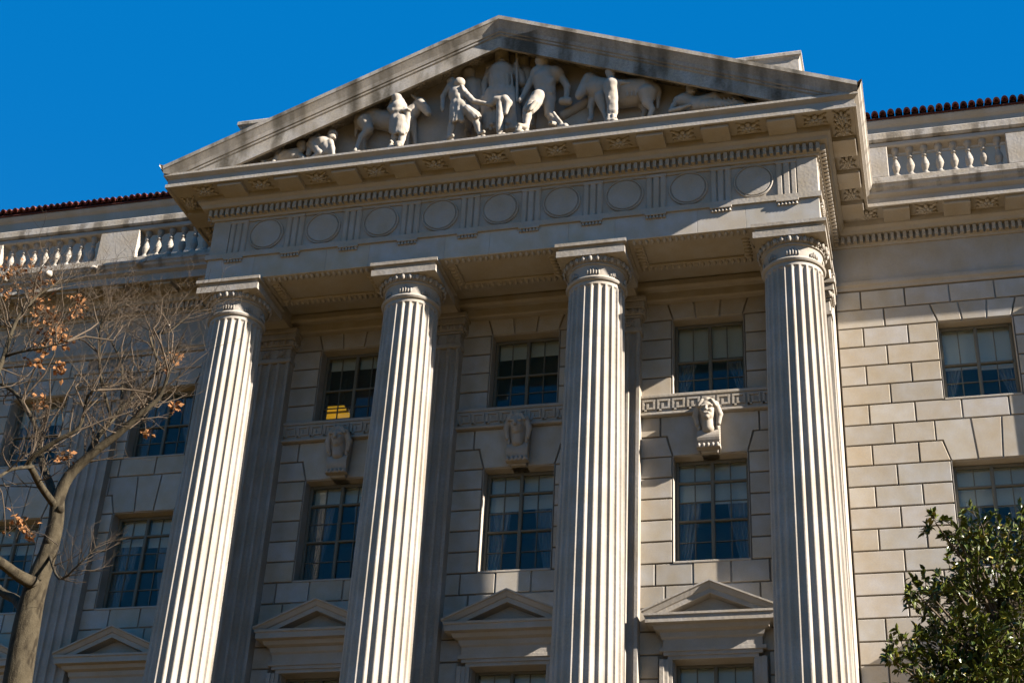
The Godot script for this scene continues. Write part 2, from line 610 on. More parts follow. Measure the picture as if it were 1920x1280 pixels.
# the wall behind the blocks: solid masonry round the three openings
func backing(parent: Node, x0: float, x1: float, c: float, z: float, bottom: float, top: float) -> void:
	var zb := z - 0.75
	var zf := z - 0.04
	var hw := 0.86
	var rows := [[CT - 2 * CH, CT - 6 * CH], [CT - 9 * CH, CT - 14 * CH], [12.62, 9.4]]
	slab("backing", parent, x0, c - hw, bottom, top, zb, zf, M.joint)
	slab("backing", parent, c + hw, x1, bottom, top, zb, zf, M.joint)
	var y := top
	for r in rows:
		slab("lintel", parent, c - hw, c + hw, r[0], y, zb, zf - 0.003, M.stone)
		y = r[1]
	slab("backing", parent, c - hw, c + hw, bottom, y, zb, zf - 0.003, M.stone)
	for r in rows:                                                     # dressed jambs and sill inside the opening
		slab("jamb", parent, c - hw - 0.001, c - hw + 0.012, r[1], r[0], zb, z - 0.002, M.stone)
		slab("jamb", parent, c + hw - 0.012, c + hw + 0.001, r[1], r[0], zb, z - 0.002, M.stone)
		slab("sill", parent, c - hw, c + hw, r[1] - 0.02, r[1] + 0.035, z - 0.45, z + 0.012, M.stone, 0.01)


# transoms: heights of the cross bars as shares of the opening; lite: thin bars split each light
func window(c: float, y0: float, y1: float, z: float, bars: Array, splits: Array, blind: float, curtain: float, label := "") -> Node3D:
	var w := group("window", house, Vector3(c, y0, z))
	if label: w.set_meta("label", label)
	var hw := 0.845
	var h := y1 - y0
	var t := 0.075
	var fr := MB.new()
	fr.box(Vector3(-hw + t / 2, h / 2, 0), Vector3(t, h, 0.09), 0.012)
	fr.box(Vector3(hw - t / 2, h / 2, 0), Vector3(t, h, 0.09), 0.012)
	fr.box(Vector3(0, t / 2, 0), Vector3(2 * hw - 2 * t, t, 0.088), 0.012)
	fr.box(Vector3(0, h - t / 2, 0), Vector3(2 * hw - 2 * t, t, 0.088), 0.012)
	put("frame", fr.mesh(), M.frame, w)
	put("mullion", box_mesh(Vector3(0.085, h - 2 * t, 0.12), 0.015), M.frame, w, Vector3(0, h / 2, 0))
	var ys := [t]
	for b in bars:
		put("transom", box_mesh(Vector3(2 * hw - 2 * t, 0.05, 0.1), 0.01), M.frame, w, Vector3(0, h * b, 0.005))
		ys.append(h * b)
	ys.append(h - t)
	var lw := hw - t - 0.0425
	for s in [-1, 1]:
		var cx: float = s * (0.0425 + lw / 2)
		for i in ys.size() - 1:
			var ph: float = ys[i + 1] - ys[i]
			var pane := put("pane", box_mesh(Vector3(lw, ph, 0.008)), M.glass, w, Vector3(cx, (ys[i] + ys[i + 1]) / 2, -0.012), Basis(Vector3.UP, rng.randf_range(-0.006, 0.006)))
			pane.rotation.x = rng.randf_range(-0.006, 0.006)
			put("muntin", box_mesh(Vector3(0.026, ph, 0.035), 0.006), M.frame, w, Vector3(cx, (ys[i] + ys[i + 1]) / 2, 0.002))
			if splits[i]:
				put("muntin", box_mesh(Vector3(lw, 0.024, 0.033), 0.006), M.frame, w, Vector3(cx, (ys[i] + ys[i + 1]) / 2, 0.002))
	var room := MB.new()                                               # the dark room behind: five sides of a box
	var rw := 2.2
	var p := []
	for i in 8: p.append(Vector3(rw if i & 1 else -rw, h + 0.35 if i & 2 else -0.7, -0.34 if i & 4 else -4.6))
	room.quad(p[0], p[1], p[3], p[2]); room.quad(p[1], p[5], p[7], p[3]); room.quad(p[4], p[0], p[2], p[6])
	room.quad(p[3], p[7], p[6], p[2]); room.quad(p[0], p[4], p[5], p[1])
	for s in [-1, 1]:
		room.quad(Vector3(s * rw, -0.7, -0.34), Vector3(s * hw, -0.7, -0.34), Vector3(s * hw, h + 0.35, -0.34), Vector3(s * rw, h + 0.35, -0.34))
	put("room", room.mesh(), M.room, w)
	if blind > 0.0:
		for s in [-1, 1]:
			var drop: float = h * blind * rng.randf_range(0.94, 1.06)
			put("blind", box_mesh(Vector3(0.76, drop, 0.012)), M.blind, w, Vector3(s * 0.395, h - drop / 2, -0.17))
	if curtain > 0.0:
		for s in [-1, 1]:
			var cu := MB.new()
			var n := 14
			for i in n:
				var fold := func(j: int) -> Array:
					var u := float(j) / n
					var top := Vector3(s * (0.83 - u * 0.62), h - 0.1, -0.2 + 0.03 * sin(j * 2.1))
					var mid := Vector3(s * (0.83 - u * (0.40 + 0.1 * curtain)), h * 0.5, -0.2 + 0.035 * sin(j * 2.1))
					var low := Vector3(s * (0.83 - u * 0.25 * curtain), 0.0, -0.2 + 0.04 * sin(j * 2.1))
					return [top, mid, low]
				var a: Array = fold.call(i)
				var b: Array = fold.call(i + 1)
				for r in 2: cu.quad(a[r + 1], b[r + 1], b[r], a[r])
			put("curtain", cu.mesh(), M.curtain, w)
	return w


func hood(c: float, z: float) -> void:                                 # pedimented surround of a lower window
	var n := group("window_hood", house, Vector3(c, 12.6, z))
	var path := [Vector2(-1.06, 0), Vector2(-1.06, 0.16), Vector2(1.06, 0.16), Vector2(1.06, 0)]
	var prof := [Vector2(-0.16, 0.42), Vector2(0.0, 0.42), Vector2(0.04, 0.46), Vector2(0.06, 0.56), Vector2(0.16, 0.6), Vector2(0.2, 0.68), Vector2(0.33, 0.7), Vector2(0.33, 0.83), Vector2(0.36, 0.85), Vector2(0.36, 0.9), Vector2(-0.16, 0.9)]
	for s in 3: put("cornice", sweep(path, s, prof, false), M.stone, n)
	slab("frieze", n, -1.06, 1.06, 0.2, 0.9, -0.05, 0.158, M.stone, 0.004)
	for s in [-1.0, 1.0]:                                              # architrave of three stepped bands
		for k in 3:
			slab("architrave", n, minf(s * (0.87 + k * 0.085), s * (0.97 + k * 0.085)), maxf(s * (0.87 + k * 0.085), s * (0.97 + k * 0.085)), -3.4, 0.0, -0.35, 0.09 + 0.035 * k, M.stone, 0.006)
	for k in 3:
		slab("architrave", n, -(0.97 + k * 0.085), 0.97 + k * 0.085, 0.0 + k * 0.08, 0.09 + k * 0.08, -0.35, 0.093 + 0.035 * k, M.stone, 0.006)
	var rk := [Vector2(0.05, -0.30), Vector2(0.40, -0.28), Vector2(0.40, -0.17), Vector2(0.43, -0.15), Vector2(0.48, -0.06), Vector2(0.52, -0.04), Vector2(0.52, 0.0), Vector2(0.05, 0.0)]
	for s in [-1.0, 1.0]: put("raking_cornice", raking(rk, 0.0, 1.62, s * 1.47, 0.98, 0.9), M.stone, n)
	var b := MB.new()
	b.prism(PackedVector2Array([Vector2(-1.2, 0.9), Vector2(1.2, 0.9), Vector2(0, 1.5)]), -0.04, 0.14)
	put("tympanum", b.mesh(), M.stone, n)


# half of a raking cornice: profile of (z, height below the top line), from the foot (xf, yf) up to the ridge (xr, yr); cut off level at y = clip
func raking(prof: Array, xr: float, yr: float, xf: float, yf: float, clip: float, body := -1.0) -> ArrayMesh:
	var b := MB.new()
	var m := (yr - yf) / (xr - xf)
	var lo := []
	var hi := []
	for p in prof:
		var x := xf
		if yf + p.y < clip: x = xf + (clip - p.y - yf) / m
		lo.append(Vector3(x, yf + p.y + (x - xf) * m, p.x))
		hi.append(Vector3(xr, yr + p.y, p.x))
	var n := prof.size()
	for i in n:
		var j := (i + 1) % n
		if xr > xf: b.quad(lo[i], hi[i], hi[j], lo[j])
		else: b.quad(lo[j], hi[j], hi[i], lo[i])
	var idx := Geometry2D.triangulate_polygon(PackedVector2Array(prof))
	for t in range(0, idx.size(), 3): b.tri(lo[idx[t]], lo[idx[t + 1]], lo[idx[t + 2]])
	return b.mesh()


func shaft_mesh(y0: float, y1: float, r0: float, r1: float) -> ArrayMesh:
	var b := MB.new()
	var per := 9
	var flutes := 24
	var rows := 30
	var ring := func(y: float, depth: float) -> Array:
		var t := (y - y0) / (y1 - y0)
		var r := r0 + (r1 - r0) * t + 0.035 * sin(PI * t) * 0.6
		var o := []
		for k in flutes:
			for q in per:
				var u := float(q) / per
				var a := TAU * (k + u) / flutes
				var dr := 0.0
				if u > 0.2: dr = depth * sqrt(maxf(0.0, 1.0 - pow((u - 0.61) / 0.40, 2.0)))
				o.append(Vector3(sin(a) * (r - dr), y, cos(a) * (r - dr)))
		return o
	var ys := []
	for i in rows + 1: ys.append([lerpf(y0, y1 - 0.24, float(i) / rows), 0.058])
	for i in range(1, 6): ys.append([y1 - 0.24 + 0.14 * i / 5.0, 0.058 * sqrt(1.0 - pow(i / 5.0, 2.0))])
	ys.append([y1, 0.0])
	var prev: Array = ring.call(ys[0][0], ys[0][1])
	for i in range(1, ys.size()):
		var cur: Array = ring.call(ys[i][0], ys[i][1])
		var n := prev.size()
		for k in n:
			var k2 := (k + 1) % n
			b.quad(prev[k], prev[k2], cur[k2], cur[k])
		prev = cur
	return b.mesh()


func leaf_ornament(b: MB, r: float, y: float, a: float, s: float) -> void:      # a small palmette on a round neck
	for q in range(-2, 3):
		var d := Vector3(sin(a + q * 0.055 * s / r), 0, cos(a + q * 0.055 * s / r))
		var up := Vector3.UP * (0.19 - absf(q) * 0.035) * s
		b.ball(d * (r + 0.01) + Vector3.UP * y + up * 0.55, Vector3(0.022, (0.19 - absf(q) * 0.035) * 0.5, 0.022) * s, 6, 4)


func make_column(x: float) -> Node3D:
	var c := group("column", house, Vector3(x, 5.2, 0))
	put("shaft", shaft_mesh(0.55, 15.42, 0.79, 0.645), M.column, c)
	var b := MB.new()
	b.box(Vector3(0, 0.12, 0), Vector3(2.1, 0.24, 2.1), 0.02)
	put("plinth", b.mesh(), M.column, c)
	b = MB.new()
	b.lathe([Vector2(1.0, 0.24), Vector2(1.04, 0.3), Vector2(1.0, 0.38), Vector2(0.9, 0.41), Vector2(0.88, 0.46), Vector2(0.9, 0.5), Vector2(0.84, 0.55), Vector2(0.6, 0.56)], 40)
	put("base", b.mesh(), M.column, c)
	b = MB.new()
	b.lathe([Vector2(0.645, 15.40), Vector2(0.69, 15.42), Vector2(0.715, 15.46), Vector2(0.69, 15.50), Vector2(0.655, 15.52), Vector2(0.64, 15.56)], 48)
	put("astragal", b.mesh(), M.column, c)
	b = MB.new()
	b.lathe([Vector2(0.64, 15.54), Vector2(0.645, 15.70), Vector2(0.66, 15.80), Vector2(0.70, 15.815), Vector2(0.70, 15.845), Vector2(0.66, 15.85)], 48)
	put("necking", b.mesh(), M.column, c)
	b = MB.new()
	for k in 8: leaf_ornament(b, 0.65, 15.54, TAU * (k + 0.1) / 8, 0.9 if k % 2 else 1.15)
	put("palmette", b.mesh(), M.column, c)
	b = MB.new()
	b.lathe([Vector2(0.66, 15.84), Vector2(0.70, 15.87), Vector2(0.745, 15.94), Vector2(0.765, 16.01), Vector2(0.72, 16.02)], 48)
	put("echinus", b.mesh(), M.column, c)
	b = MB.new()
	for k in 28:
		var a := TAU * k / 28
		var d := Vector3(sin(a), 0, cos(a))
		b.ball(d * 0.755 + Vector3.UP * 15.935, Vector3(0.052, 0.082, 0.052), 8, 5)
		var e := Vector3(sin(a + PI / 28), 0, cos(a + PI / 28))
		b.ball(e * 0.755 + Vector3.UP * 15.93, Vector3(0.016, 0.08, 0.016), 5, 4)
	put("egg_and_dart", b.mesh(), M.column, c)
	abacus(c, 0.8, 16.0)
	return c


func abacus(c: Node3D, h: float, y: float) -> void:
	var path := [Vector2(-h, 0), Vector2(-h, h), Vector2(h, h), Vector2(h, -h), Vector2(-h, -h), Vector2(-h, 0), Vector2(-h, h)]
	var prof := [Vector2(-0.5, 0), Vector2(0, 0), Vector2(0, 0.16), Vector2(-0.05, 0.175), Vector2(-0.055, 0.21), Vector2(-0.03, 0.25), Vector2(0.035, 0.265), Vector2(0.035, 0.35), Vector2(-0.5, 0.35)]
	var b := MB.new()
	for s in range(0, 5):
		var m: ArrayMesh = sweep(path, s, prof)
		var arr := m.surface_get_arrays(0)
		b.v.append_array(arr[Mesh.ARRAY_VERTEX])
		b.n.append_array(arr[Mesh.ARRAY_NORMAL])
	b.box(Vector3(0, 0.175, 0), Vector3(2 * h - 0.6, 0.34, 2 * h - 0.6))
	put("abacus", b.mesh(), M.column, c, Vector3(0, y, 0))


func make_pilaster(x: float, z: float, bottom := 5.2) -> Node3D:
	var n := group("pilaster", house, Vector3(x, bottom, z))
	var w := 0.66
	var top := 20.62 - bottom
	var plan := PackedVector2Array([Vector2(-w, 0.45), Vector2(-w, 0.0)])      # plan seen from above: x, depth behind the face
	var fl := 5
	var pitch := (2 * w - 0.1) / fl
	for k in fl:
		var x0 := -w + 0.05 + k * pitch + 0.028
		var x1 := x0 + pitch - 0.056
		for q in 7:
			var u := q / 6.0
			plan.append(Vector2(lerpf(x0, x1, u), 0.075 * sqrt(maxf(0.0, 1.0 - pow(u * 2 - 1, 2.0)))))
	plan.append(Vector2(w, 0.0))
	plan.append(Vector2(w, 0.45))
	var b := MB.new()
	for i in plan.size() - 1:
		var p := plan[i]
		var q := plan[i + 1]
		b.quad(Vector3(p.x, 0, -p.y), Vector3(q.x, 0, -q.y), Vector3(q.x, top, -q.y), Vector3(p.x, top, -p.y))
	put("shaft", b.mesh(), M.column, n)
	var cap := [[0.0, 0.12, 0.035], [0.12, 0.40, 0.0], [0.40, 0.46, 0.03], [0.46, 0.62, 0.07], [0.62, 0.80, 0.11], [0.80, 0.93, 0.15]]
	for c in cap:
		slab("capital", n, -w - c[2], w + c[2], top + c[0], top + c[1] - 0.002, -0.45, c[2], M.column, 0.015)
	b = MB.new()
	for k in 9: b.ball(Vector3(lerpf(-w, w, k / 8.0), top + 0.55, 0.075), Vector3(0.05, 0.075, 0.045), 8, 5)
	for k in 4: b.ball(Vector3(w + 0.075, top + 0.55, -0.06 - k * 0.11), Vector3(0.045, 0.075, 0.045), 8, 5)
	put("egg_and_dart", b.mesh(), M.column, n)
	for k in 3: put("rosette", rosette_mesh(), M.column, n, Vector3(-0.42 + 0.42 * k, top + 0.26, 0.0), Basis.from_scale(Vector3(0.55, 0.55, 0.8)))
	return n


func rosette_mesh() -> ArrayMesh:                                      # faces +z, about 0.4 m across
	if meshes.has("rosette"): return meshes.rosette
	var b := MB.new()
	for ring in 2:
		for k in 8:
			var a := TAU * (k + 0.5 * ring) / 8
			var o := MB.new()
			o.ball(Vector3(0, 0.13 - ring * 0.055, 0.02 + ring * 0.025), Vector3(0.052 - ring * 0.014, 0.085 - ring * 0.025, 0.03), 7, 5)
			b.add(o, Transform3D(Basis(Vector3(0, 0, 1), a), Vector3.ZERO))
	b.ball(Vector3(0, 0, 0.05), Vector3(0.035, 0.035, 0.035), 7, 5)
	for k in 4:
		var a := TAU * (k + 0.5) / 4
		var o := MB.new()
		o.ball(Vector3(0, 0.25, 0.012), Vector3(0.035, 0.07, 0.022), 6, 4)
		b.add(o, Transform3D(Basis(Vector3(0, 0, 1), a), Vector3.ZERO))
	meshes.rosette = b.mesh()
	return meshes.rosette


func triglyph_mesh() -> ArrayMesh:
	if meshes.has("triglyph"): return meshes.triglyph
	var w := 0.235
	var g := 0.032
	var pl := [Vector2(-w, -0.08), Vector2(-w, -0.03), Vector2(-w + g, 0.0)]
	for k in [-0.085, 0.085]:
		pl.append(Vector2(k - g, 0.0)); pl.append(Vector2(k, -0.045)); pl.append(Vector2(k + g, 0.0))
	pl.append(Vector2(w - g, 0.0)); pl.append(Vector2(w, -0.03)); pl.append(Vector2(w, -0.08))
	var b := MB.new()
	for i in pl.size() - 1: b.quad(Vector3(pl[i].x, 0, pl[i].y), Vector3(pl[i + 1].x, 0, pl[i + 1].y), Vector3(pl[i + 1].x, 0.9, pl[i + 1].y), Vector3(pl[i].x, 0.9, pl[i].y))
	b.box(Vector3(0, 0.945, -0.033), Vector3(2 * w + 0.01, 0.09, 0.094), 0.01)
	meshes.triglyph = b.mesh()
	return meshes.triglyph


func guttae_mesh() -> ArrayMesh:
	if meshes.has("guttae"): return meshes.guttae
	var b := MB.new()
	b.box(Vector3(0, -0.03, 0.03), Vector3(0.5, 0.06, 0.1), 0.006)
	for k in 6:
		b.lathe([Vector2(0.0, -0.135), Vector2(0.036, -0.135), Vector2(0.024, -0.055)], 8, Vector3(-0.2 + 0.08 * k, 0, 0.035))
	meshes.guttae = b.mesh()
	return meshes.guttae


func entablature() -> void:
	var X0 := -0.70
	var X1 := 14.20
	var zf := 0.70
	# architrave: beams on the columns, with a sunk panel in the soffit of every bay
	var ar := group("architrave", house)
	var yA := 21.55
	slab("beam", ar, X0, X1, yA + 0.065, 22.20, -zf, zf, M.stone, 0.004)
	for k in 3:
		var xa := B * k + 0.9
		var xb := B * (k + 1) - 0.9
		slab("soffit_border", ar, xa, xb, yA, yA + 0.063, zf - 0.28, zf - 0.001, M.stone, 0.01)
		slab("soffit_border", ar, xa, xb, yA, yA + 0.063, -zf + 0.001, -zf + 0.24, M.stone, 0.01)
		slab("soffit_border", ar, xa, xa + 0.24, yA, yA + 0.063, -zf + 0.242, zf - 0.282, M.stone, 0.01)
		slab("soffit_border", ar, xb - 0.24, xb, yA, yA + 0.063, -zf + 0.242, zf - 0.282, M.stone, 0.01)
		var bead := MB.new()
		for row in [zf - 0.14, -zf + 0.12]:
			var x := xa + 0.08
			while x < xb - 0.05:
				bead.ball(Vector3(x, yA, row), Vector3(0.05, 0.07, 0.1), 7, 4)
				x += 0.14
		for row in [xa + 0.12, xb - 0.12]:
			var z := -zf + 0.28
			while z < zf - 0.3:
				bead.ball(Vector3(row, yA, z), Vector3(0.1, 0.07, 0.05), 7, 4)
				z += 0.14
		put("egg_and_dart", bead.mesh(), M.stone, ar)
	for k in 4:
		slab("bearing", ar, B * k - 0.9 if k > 0 else X0, B * k + 0.9 if k < 3 else X1, yA, yA + 0.063, -zf + 0.001, zf - 0.001, M.stone, 0.004)
		slab("cross_beam", ar, B * k - 0.6, B * k + 0.6, yA, 22.20, ZP - 0.1, -zf - 0.002, M.stone, 0.01)
	slab("side_beam", ar, X0, X0 + 0.1, yA, 22.20, ZW, -zf - 0.002, M.stone)
	slab("side_beam", ar, X1 - 0.1, X1, yA, 22.20, ZW, -zf - 0.002, M.stone)
	slab("wall_beam", ar, X0 + 0.1, X1 - 0.1, 21.5, 21.95, ZP - 0.3, ZP + 0.2, M.stone, 0.03)
	slab("wall_beam", ar, X0 + 0.1, X1 - 0.1, 21.72, 21.96, ZP - 0.29, ZP + 0.42, M.stone, 0.05)
	slab("ceiling", ar, X0 + 0.05, X1 - 0.05, 21.95, 22.15, ZP - 0.2, -zf + 0.05, M.stone)
	var cuts := [X0]
	for k in 9: cuts.append(0.75 + 1.5 * k + (0.2 if k % 2 else -0.2))
	cuts.append(X1)
	for k in cuts.size() - 1: put("stone", box_mesh(Vector3(cuts[k + 1] - cuts[k] - 0.008, 22.188 - yA - 0.004, 0.05), 0.003), M.block[rng.randi() % M.block.size()], ar, Vector3((cuts[k] + cuts[k + 1]) / 2, (22.188 + yA + 0.004) / 2, zf - 0.018))
	var path := [Vector2(-30, ZW), Vector2(X0, ZW), Vector2(X0, zf), Vector2(X1, zf), Vector2(X1, ZW), Vector2(44, ZW)]
	var taenia := [Vector2(-0.3, 22.19), Vector2(0.06, 22.19), Vector2(0.06, 22.33), Vector2(-0.3, 22.33)]
	for s in range(1, 4): put("taenia", sweep(path, s, taenia), M.stone, ar)
	# frieze
	var fr := group("frieze", house)
	slab("panel", fr, X0 + 0.05, X1 - 0.05, 22.31, 23.34, -zf, zf - 0.055, M.stone)
	slab("panel", fr, X0 + 0.05, X0 + 0.4, 22.31, 23.34, ZW, -zf - 0.001, M.stone)
	slab("panel", fr, X1 - 0.4, X1 - 0.05, 22.31, 23.34, ZW, -zf - 0.001, M.stone)
	var disc := MB.new()
	disc.lathe([Vector2(0.455, -0.02), Vector2(0.45, 0.04), Vector2(0.435, 0.052), Vector2(0.425, 0.05), Vector2(0.415, 0.018), Vector2(0.395, 0.018), Vector2(0.385, 0.046), Vector2(0.0, 0.05)], 48)
	var dm := disc.mesh()
	var turn := Basis(Vector3.RIGHT, PI / 2)
	for k in 10:
		put("triglyph", triglyph_mesh(), M.stone, fr, Vector3(1.5 * k, 22.332, zf))
		put("guttae", guttae_mesh(), M.stone, ar, Vector3(1.5 * k, 22.19, zf))
		if k < 9:
			put("medallion", dm, M.stone, fr, Vector3(1.5 * k + 0.75, 22.84, zf - 0.055), turn)
			slab("border", fr, 1.5 * k + 0.24, 1.5 * k + 1.26, 23.27, 23.35, zf - 0.06, zf - 0.012, M.stone, 0.008)
	for e in [[X0, X0 + 0.46], [X1 - 0.46, X1]]: slab("corner_panel", fr, e[0], e[1], 22.332, 23.35, zf - 0.1, zf - 0.004, M.stone, 0.006)
	for s in [-1, 1]:
		for k in 3:
			var zz := 0.25 - 1.5 * k
			var xx := X0 if s < 0 else X1
			put("triglyph", triglyph_mesh(), M.stone, fr, Vector3(xx, 22.332, zz), Basis(Vector3.UP, s * PI / 2))
			put("guttae", guttae_mesh(), M.stone, ar, Vector3(xx, 22.19, zz), Basis(Vector3.UP, s * PI / 2))
	# cornice: bed moulding, corona and, on the sides and the wings, the gutter moulding
	var co := group("cornice", house)
	var low := [Vector2(-0.25, 23.335), Vector2(0.045, 23.335), Vector2(0.06, 23.38), Vector2(0.10, 23.39), Vector2(0.10, 23.585), Vector2(0.26, 23.60), Vector2(0.29, 23.68), Vector2(0.36, 23.74), Vector2(0.37, 23.90), Vector2(0.91, 23.90), Vector2(0.93, 23.85), Vector2(0.99, 23.85), Vector2(0.99, 23.94), Vector2(0.955, 23.96), Vector2(0.955, 24.09), Vector2(0.985, 24.11), Vector2(1.04, 24.15), Vector2(1.055, 24.16), Vector2(1.055, 24.22), Vector2(-0.25, 24.22)]
	var sima := [Vector2(0.3, 24.215), Vector2(1.04, 24.215), Vector2(1.06, 24.26), Vector2(1.11, 24.31), Vector2(1.13, 24.38), Vector2(1.16, 24.41), Vector2(1.16, 24.475), Vector2(0.3, 24.475)]
	for s in 5:
		put("corona", sweep(path, s, low), M.stone, co)
		if s != 2: put("gutter_moulding", sweep(path, s, sima), M.worn, co)
	var dent := box_mesh(Vector3(0.084, 0.18, 0.12), 0.006)
	var mut := box_mesh(Vector3(0.63, 0.12, 0.55), 0.012)
	var down := Basis(Vector3.RIGHT, PI / 2)
	var along := func(a: Vector2, d: Vector2, from: float, to: float, mut_at: Array, ros_at: Array, ratio: float) -> void:
		var nn := Vector2(-d.y, d.x)
		var yaw := Basis(Vector3.UP, atan2(nn.x, nn.y))
		var t := from
		while t <= to:
			var p := a + d * t + nn * 0.15
			put("dentil", dent, M.stone, co, Vector3(p.x, 23.487, p.y), yaw)
			t += 0.15
		for m in mut_at:
			var p: Vector2 = a + d * m + nn * 0.615
			put("mutule", mut, M.stone, co, Vector3(p.x, 23.842, p.y), yaw)
		for m in ros_at:
			var p: Vector2 = a + d * m + nn * 0.64
			put("rosette", rosette_mesh(), M.stone, co, Vector3(p.x, 23.905, p.y), yaw * down * Basis.from_scale(Vector3(1.2, 0.85, 2.0)))
	var ml := []
	var rl := []
	for k in 10: ml.append(0.7 + 1.5 * k)
	for k in 11: rl.append(-0.05 + 1.5 * k)
	along.call(Vector2(X0, zf), Vector2(1, 0), -0.05, 15.0, ml, rl, 1.0)
	along.call(Vector2(X1, zf), Vector2(0, -1), -0.05, 3.8, [0.45, 1.75, 3.05], [-0.6, -0.2, 1.1, 2.4], 1.0)
	along.call(Vector2(X0, zf), Vector2(0, -1), -0.05, 3.8, [], [], 1.0)
	along.call(Vector2(X0, ZW), Vector2(0, 1), 0.2, 4.05, [0.95, 2.25, 3.55], [1.6, 2.9, 4.2], 1.0)
	var wl := []
	var wr := []
	for k in 4: wl.append(1.65 + 1.43 * k); wr.append(0.93 + 1.43 * k)
	along.call(Vector2(X1, ZW), Vector2(1, 0), 0.15, 5.4, wl, wr, 1.0)
	wl = []; wr = []
	for k in 7: wl.append(-1.65 - 1.43 * k); wr.append(-0.93 - 1.43 * k)
	along.call(Vector2(X0, ZW), Vector2(1, 0), -9.3, -0.15, wl, wr, 1.0)
	# carved spouts in the gutter moulding of the left wing
	for x in [-4.36, -5.75, -7.14, -8.53]:
		var bones := [[Vector3(0, 0, 0), Vector3(0, 0.0, 0.1), 0.1, 0.085], [Vector3(0, -0.03, 0.1), Vector3(0, -0.05, 0.17), 0.06, 0.045], [Vector3(-0.08, 0.08, 0.04), Vector3(-0.08, 0.1, 0.05), 0.035, 0.03], [Vector3(0.08, 0.08, 0.04), Vector3(0.08, 0.1, 0.05), 0.035, 0.03]]
		if not meshes.has("spout"): meshes.spout = carve(bones, 0.018, 0.03)
		put("lion_spout", meshes.spout, M.stone, co, Vector3(x, 24.33, ZW + 1.09))
	# plain frieze and moulding of the wings
	for e in [[-30.0, X0 - 0.001], [X1 + 0.001, 44.0]]:
		slab("wing_frieze", fr, e[0], e[1], 22.30, 23.34, ZW - 0.5, ZW + 0.0, M.stone)
	var wm := [Vector2(-0.3, 22.10), Vector2(0.03, 22.10), Vector2(0.05, 22.17), Vector2(0.1, 22.22), Vector2(0.1, 22.31), Vector2(-0.3, 22.31)]
	put("wing_moulding", sweep([Vector2(-30, ZW), Vector2(X0, ZW)], 0, wm), M.stone, fr)
	put("wing_moulding", sweep([Vector2(X1, ZW), Vector2(44, ZW)], 0, wm), M.stone, fr)


func pediment() -> void:
	var pd := group("pediment", house)
	var prof := [Vector2(0.5, -0.66), Vector2(0.68, -0.66), Vector2(0.72, -0.58), Vector2(0.78, -0.55), Vector2(0.80, -0.46), Vector2(1.56, -0.46), Vector2(1.59, -0.87), Vector2(1.665, -0.87), Vector2(1.665, -0.50), Vector2(1.70, -0.47), Vector2(1.70, -0.42), Vector2(1.73, -0.40), Vector2(1.75, -0.30), Vector2(1.80, -0.2), Vector2(1.84, -0.13), Vector2(1.865, -0.11), Vector2(1.865, 0.0), Vector2(0.5, 0.0)]
	for s in [-1.0, 1.0]:
		put("raking_cornice", raking(prof, 6.75, 27.86, 6.75 + s * 8.5, 24.42, 24.2), M.raking, pd)
		var m := 3.44 / 8.5
		var slope := Basis(Vector3(0, 0, 1), -s * atan(m))
		for k in 10:
			var d := 0.75 + k * 0.72
			var p := Vector3(6.75 + s * d, 27.86 - d * m - 0.45, 1.18)
			put("rosette", rosette_mesh(), M.stone, pd, p, slope * Basis(Vector3.RIGHT, PI / 2) * Basis.from_scale(Vector3(0.9, 0.8, 1.2)))
	var t := MB.new()
	t.prism(PackedVector2Array([Vector2(-1.5, 24.2), Vector2(15.0, 24.2), Vector2(6.75, 27.5)]), 0.3, 0.92)
	put("tympanum", t.mesh(), M.stone, pd)
	var roof := MB.new()
	for s in [-1.0, 1.0]:
		var q := PackedVector2Array([Vector2(6.75, 27.80), Vector2(6.75, 27.6), Vector2(6.75 + s * 8.3, 24.25), Vector2(6.75 + s * 8.3, 24.44)])
		if s > 0: q.reverse()
		roof.prism(q, -5.5, 0.55)
	put("roof", roof.mesh(), M.worn, pd)
	slab("plinth", pd, -0.2, 13.7, 24.19, 24.32, 0.6, 1.5, M.stone, 0.02)
	# rough ground carved under the figures
	var rocks := MB.new()
	var r := RandomNumberGenerator.new()
	r.seed = 5
	for k in 46:
		var x := r.randf_range(0.6, 13.0)
		rocks.ball(Vector3(x, 24.3, r.randf_range(1.35, 1.55)), Vector3(r.randf_range(0.06, 0.22), r.randf_range(0.06, 0.13), r.randf_range(0.06, 0.1)), 7, 5)
	put("carved_rocks", rocks.mesh(), M.statue, pd)
	# the attic block behind the pediment
	var top := on_z(1516, 92, 0.2).y
	var at := group("attic_block", house)
	slab("wall", at, -0.75, 13.9, 24.4, top - 0.22, -5.8, 0.15, M.stone, 0.01)
	var path := [Vector2(-0.75, -5.8), Vector2(-0.75, 0.15), Vector2(13.9, 0.15), Vector2(13.9, -5.8)]
	var cap := [Vector2(-0.4, top - 0.225), Vector2(0.0, top - 0.225), Vector2(0.03, top - 0.15), Vector2(0.07, top - 0.12), Vector2(0.07, top - 0.03), Vector2(0.05, top), Vector2(-0.4, top)]
	for s in 3: put("coping", sweep(path, s, cap), M.worn, at)
	slab("roof", at, -0.4, 13.5, top - 0.2, top - 0.1, -5.8, -0.2, M.worn)


func key_pattern(x0: float, x1: float, parent: Node, y: float, z: float) -> void:
	var b := MB.new()
	var u := 0.05
	var x := x0
	var cells := [[0, 0, 1, 5], [0, 5, 5, 1], [5, 1, 1, 5], [2, 1, 3, 1], [2, 2, 1, 2], [0, 0, 2, 1]]
	while x + 7 * u < x1:
		for c in cells: b.box(Vector3(x + (c[0] + c[2] / 2.0) * u, y + (c[1] + c[3] / 2.0) * u, z), Vector3(c[2] * u - 0.004, c[3] * u - 0.004, 0.05))
		x += 7 * u
	put("key_pattern", b.mesh(), M.stone, parent)


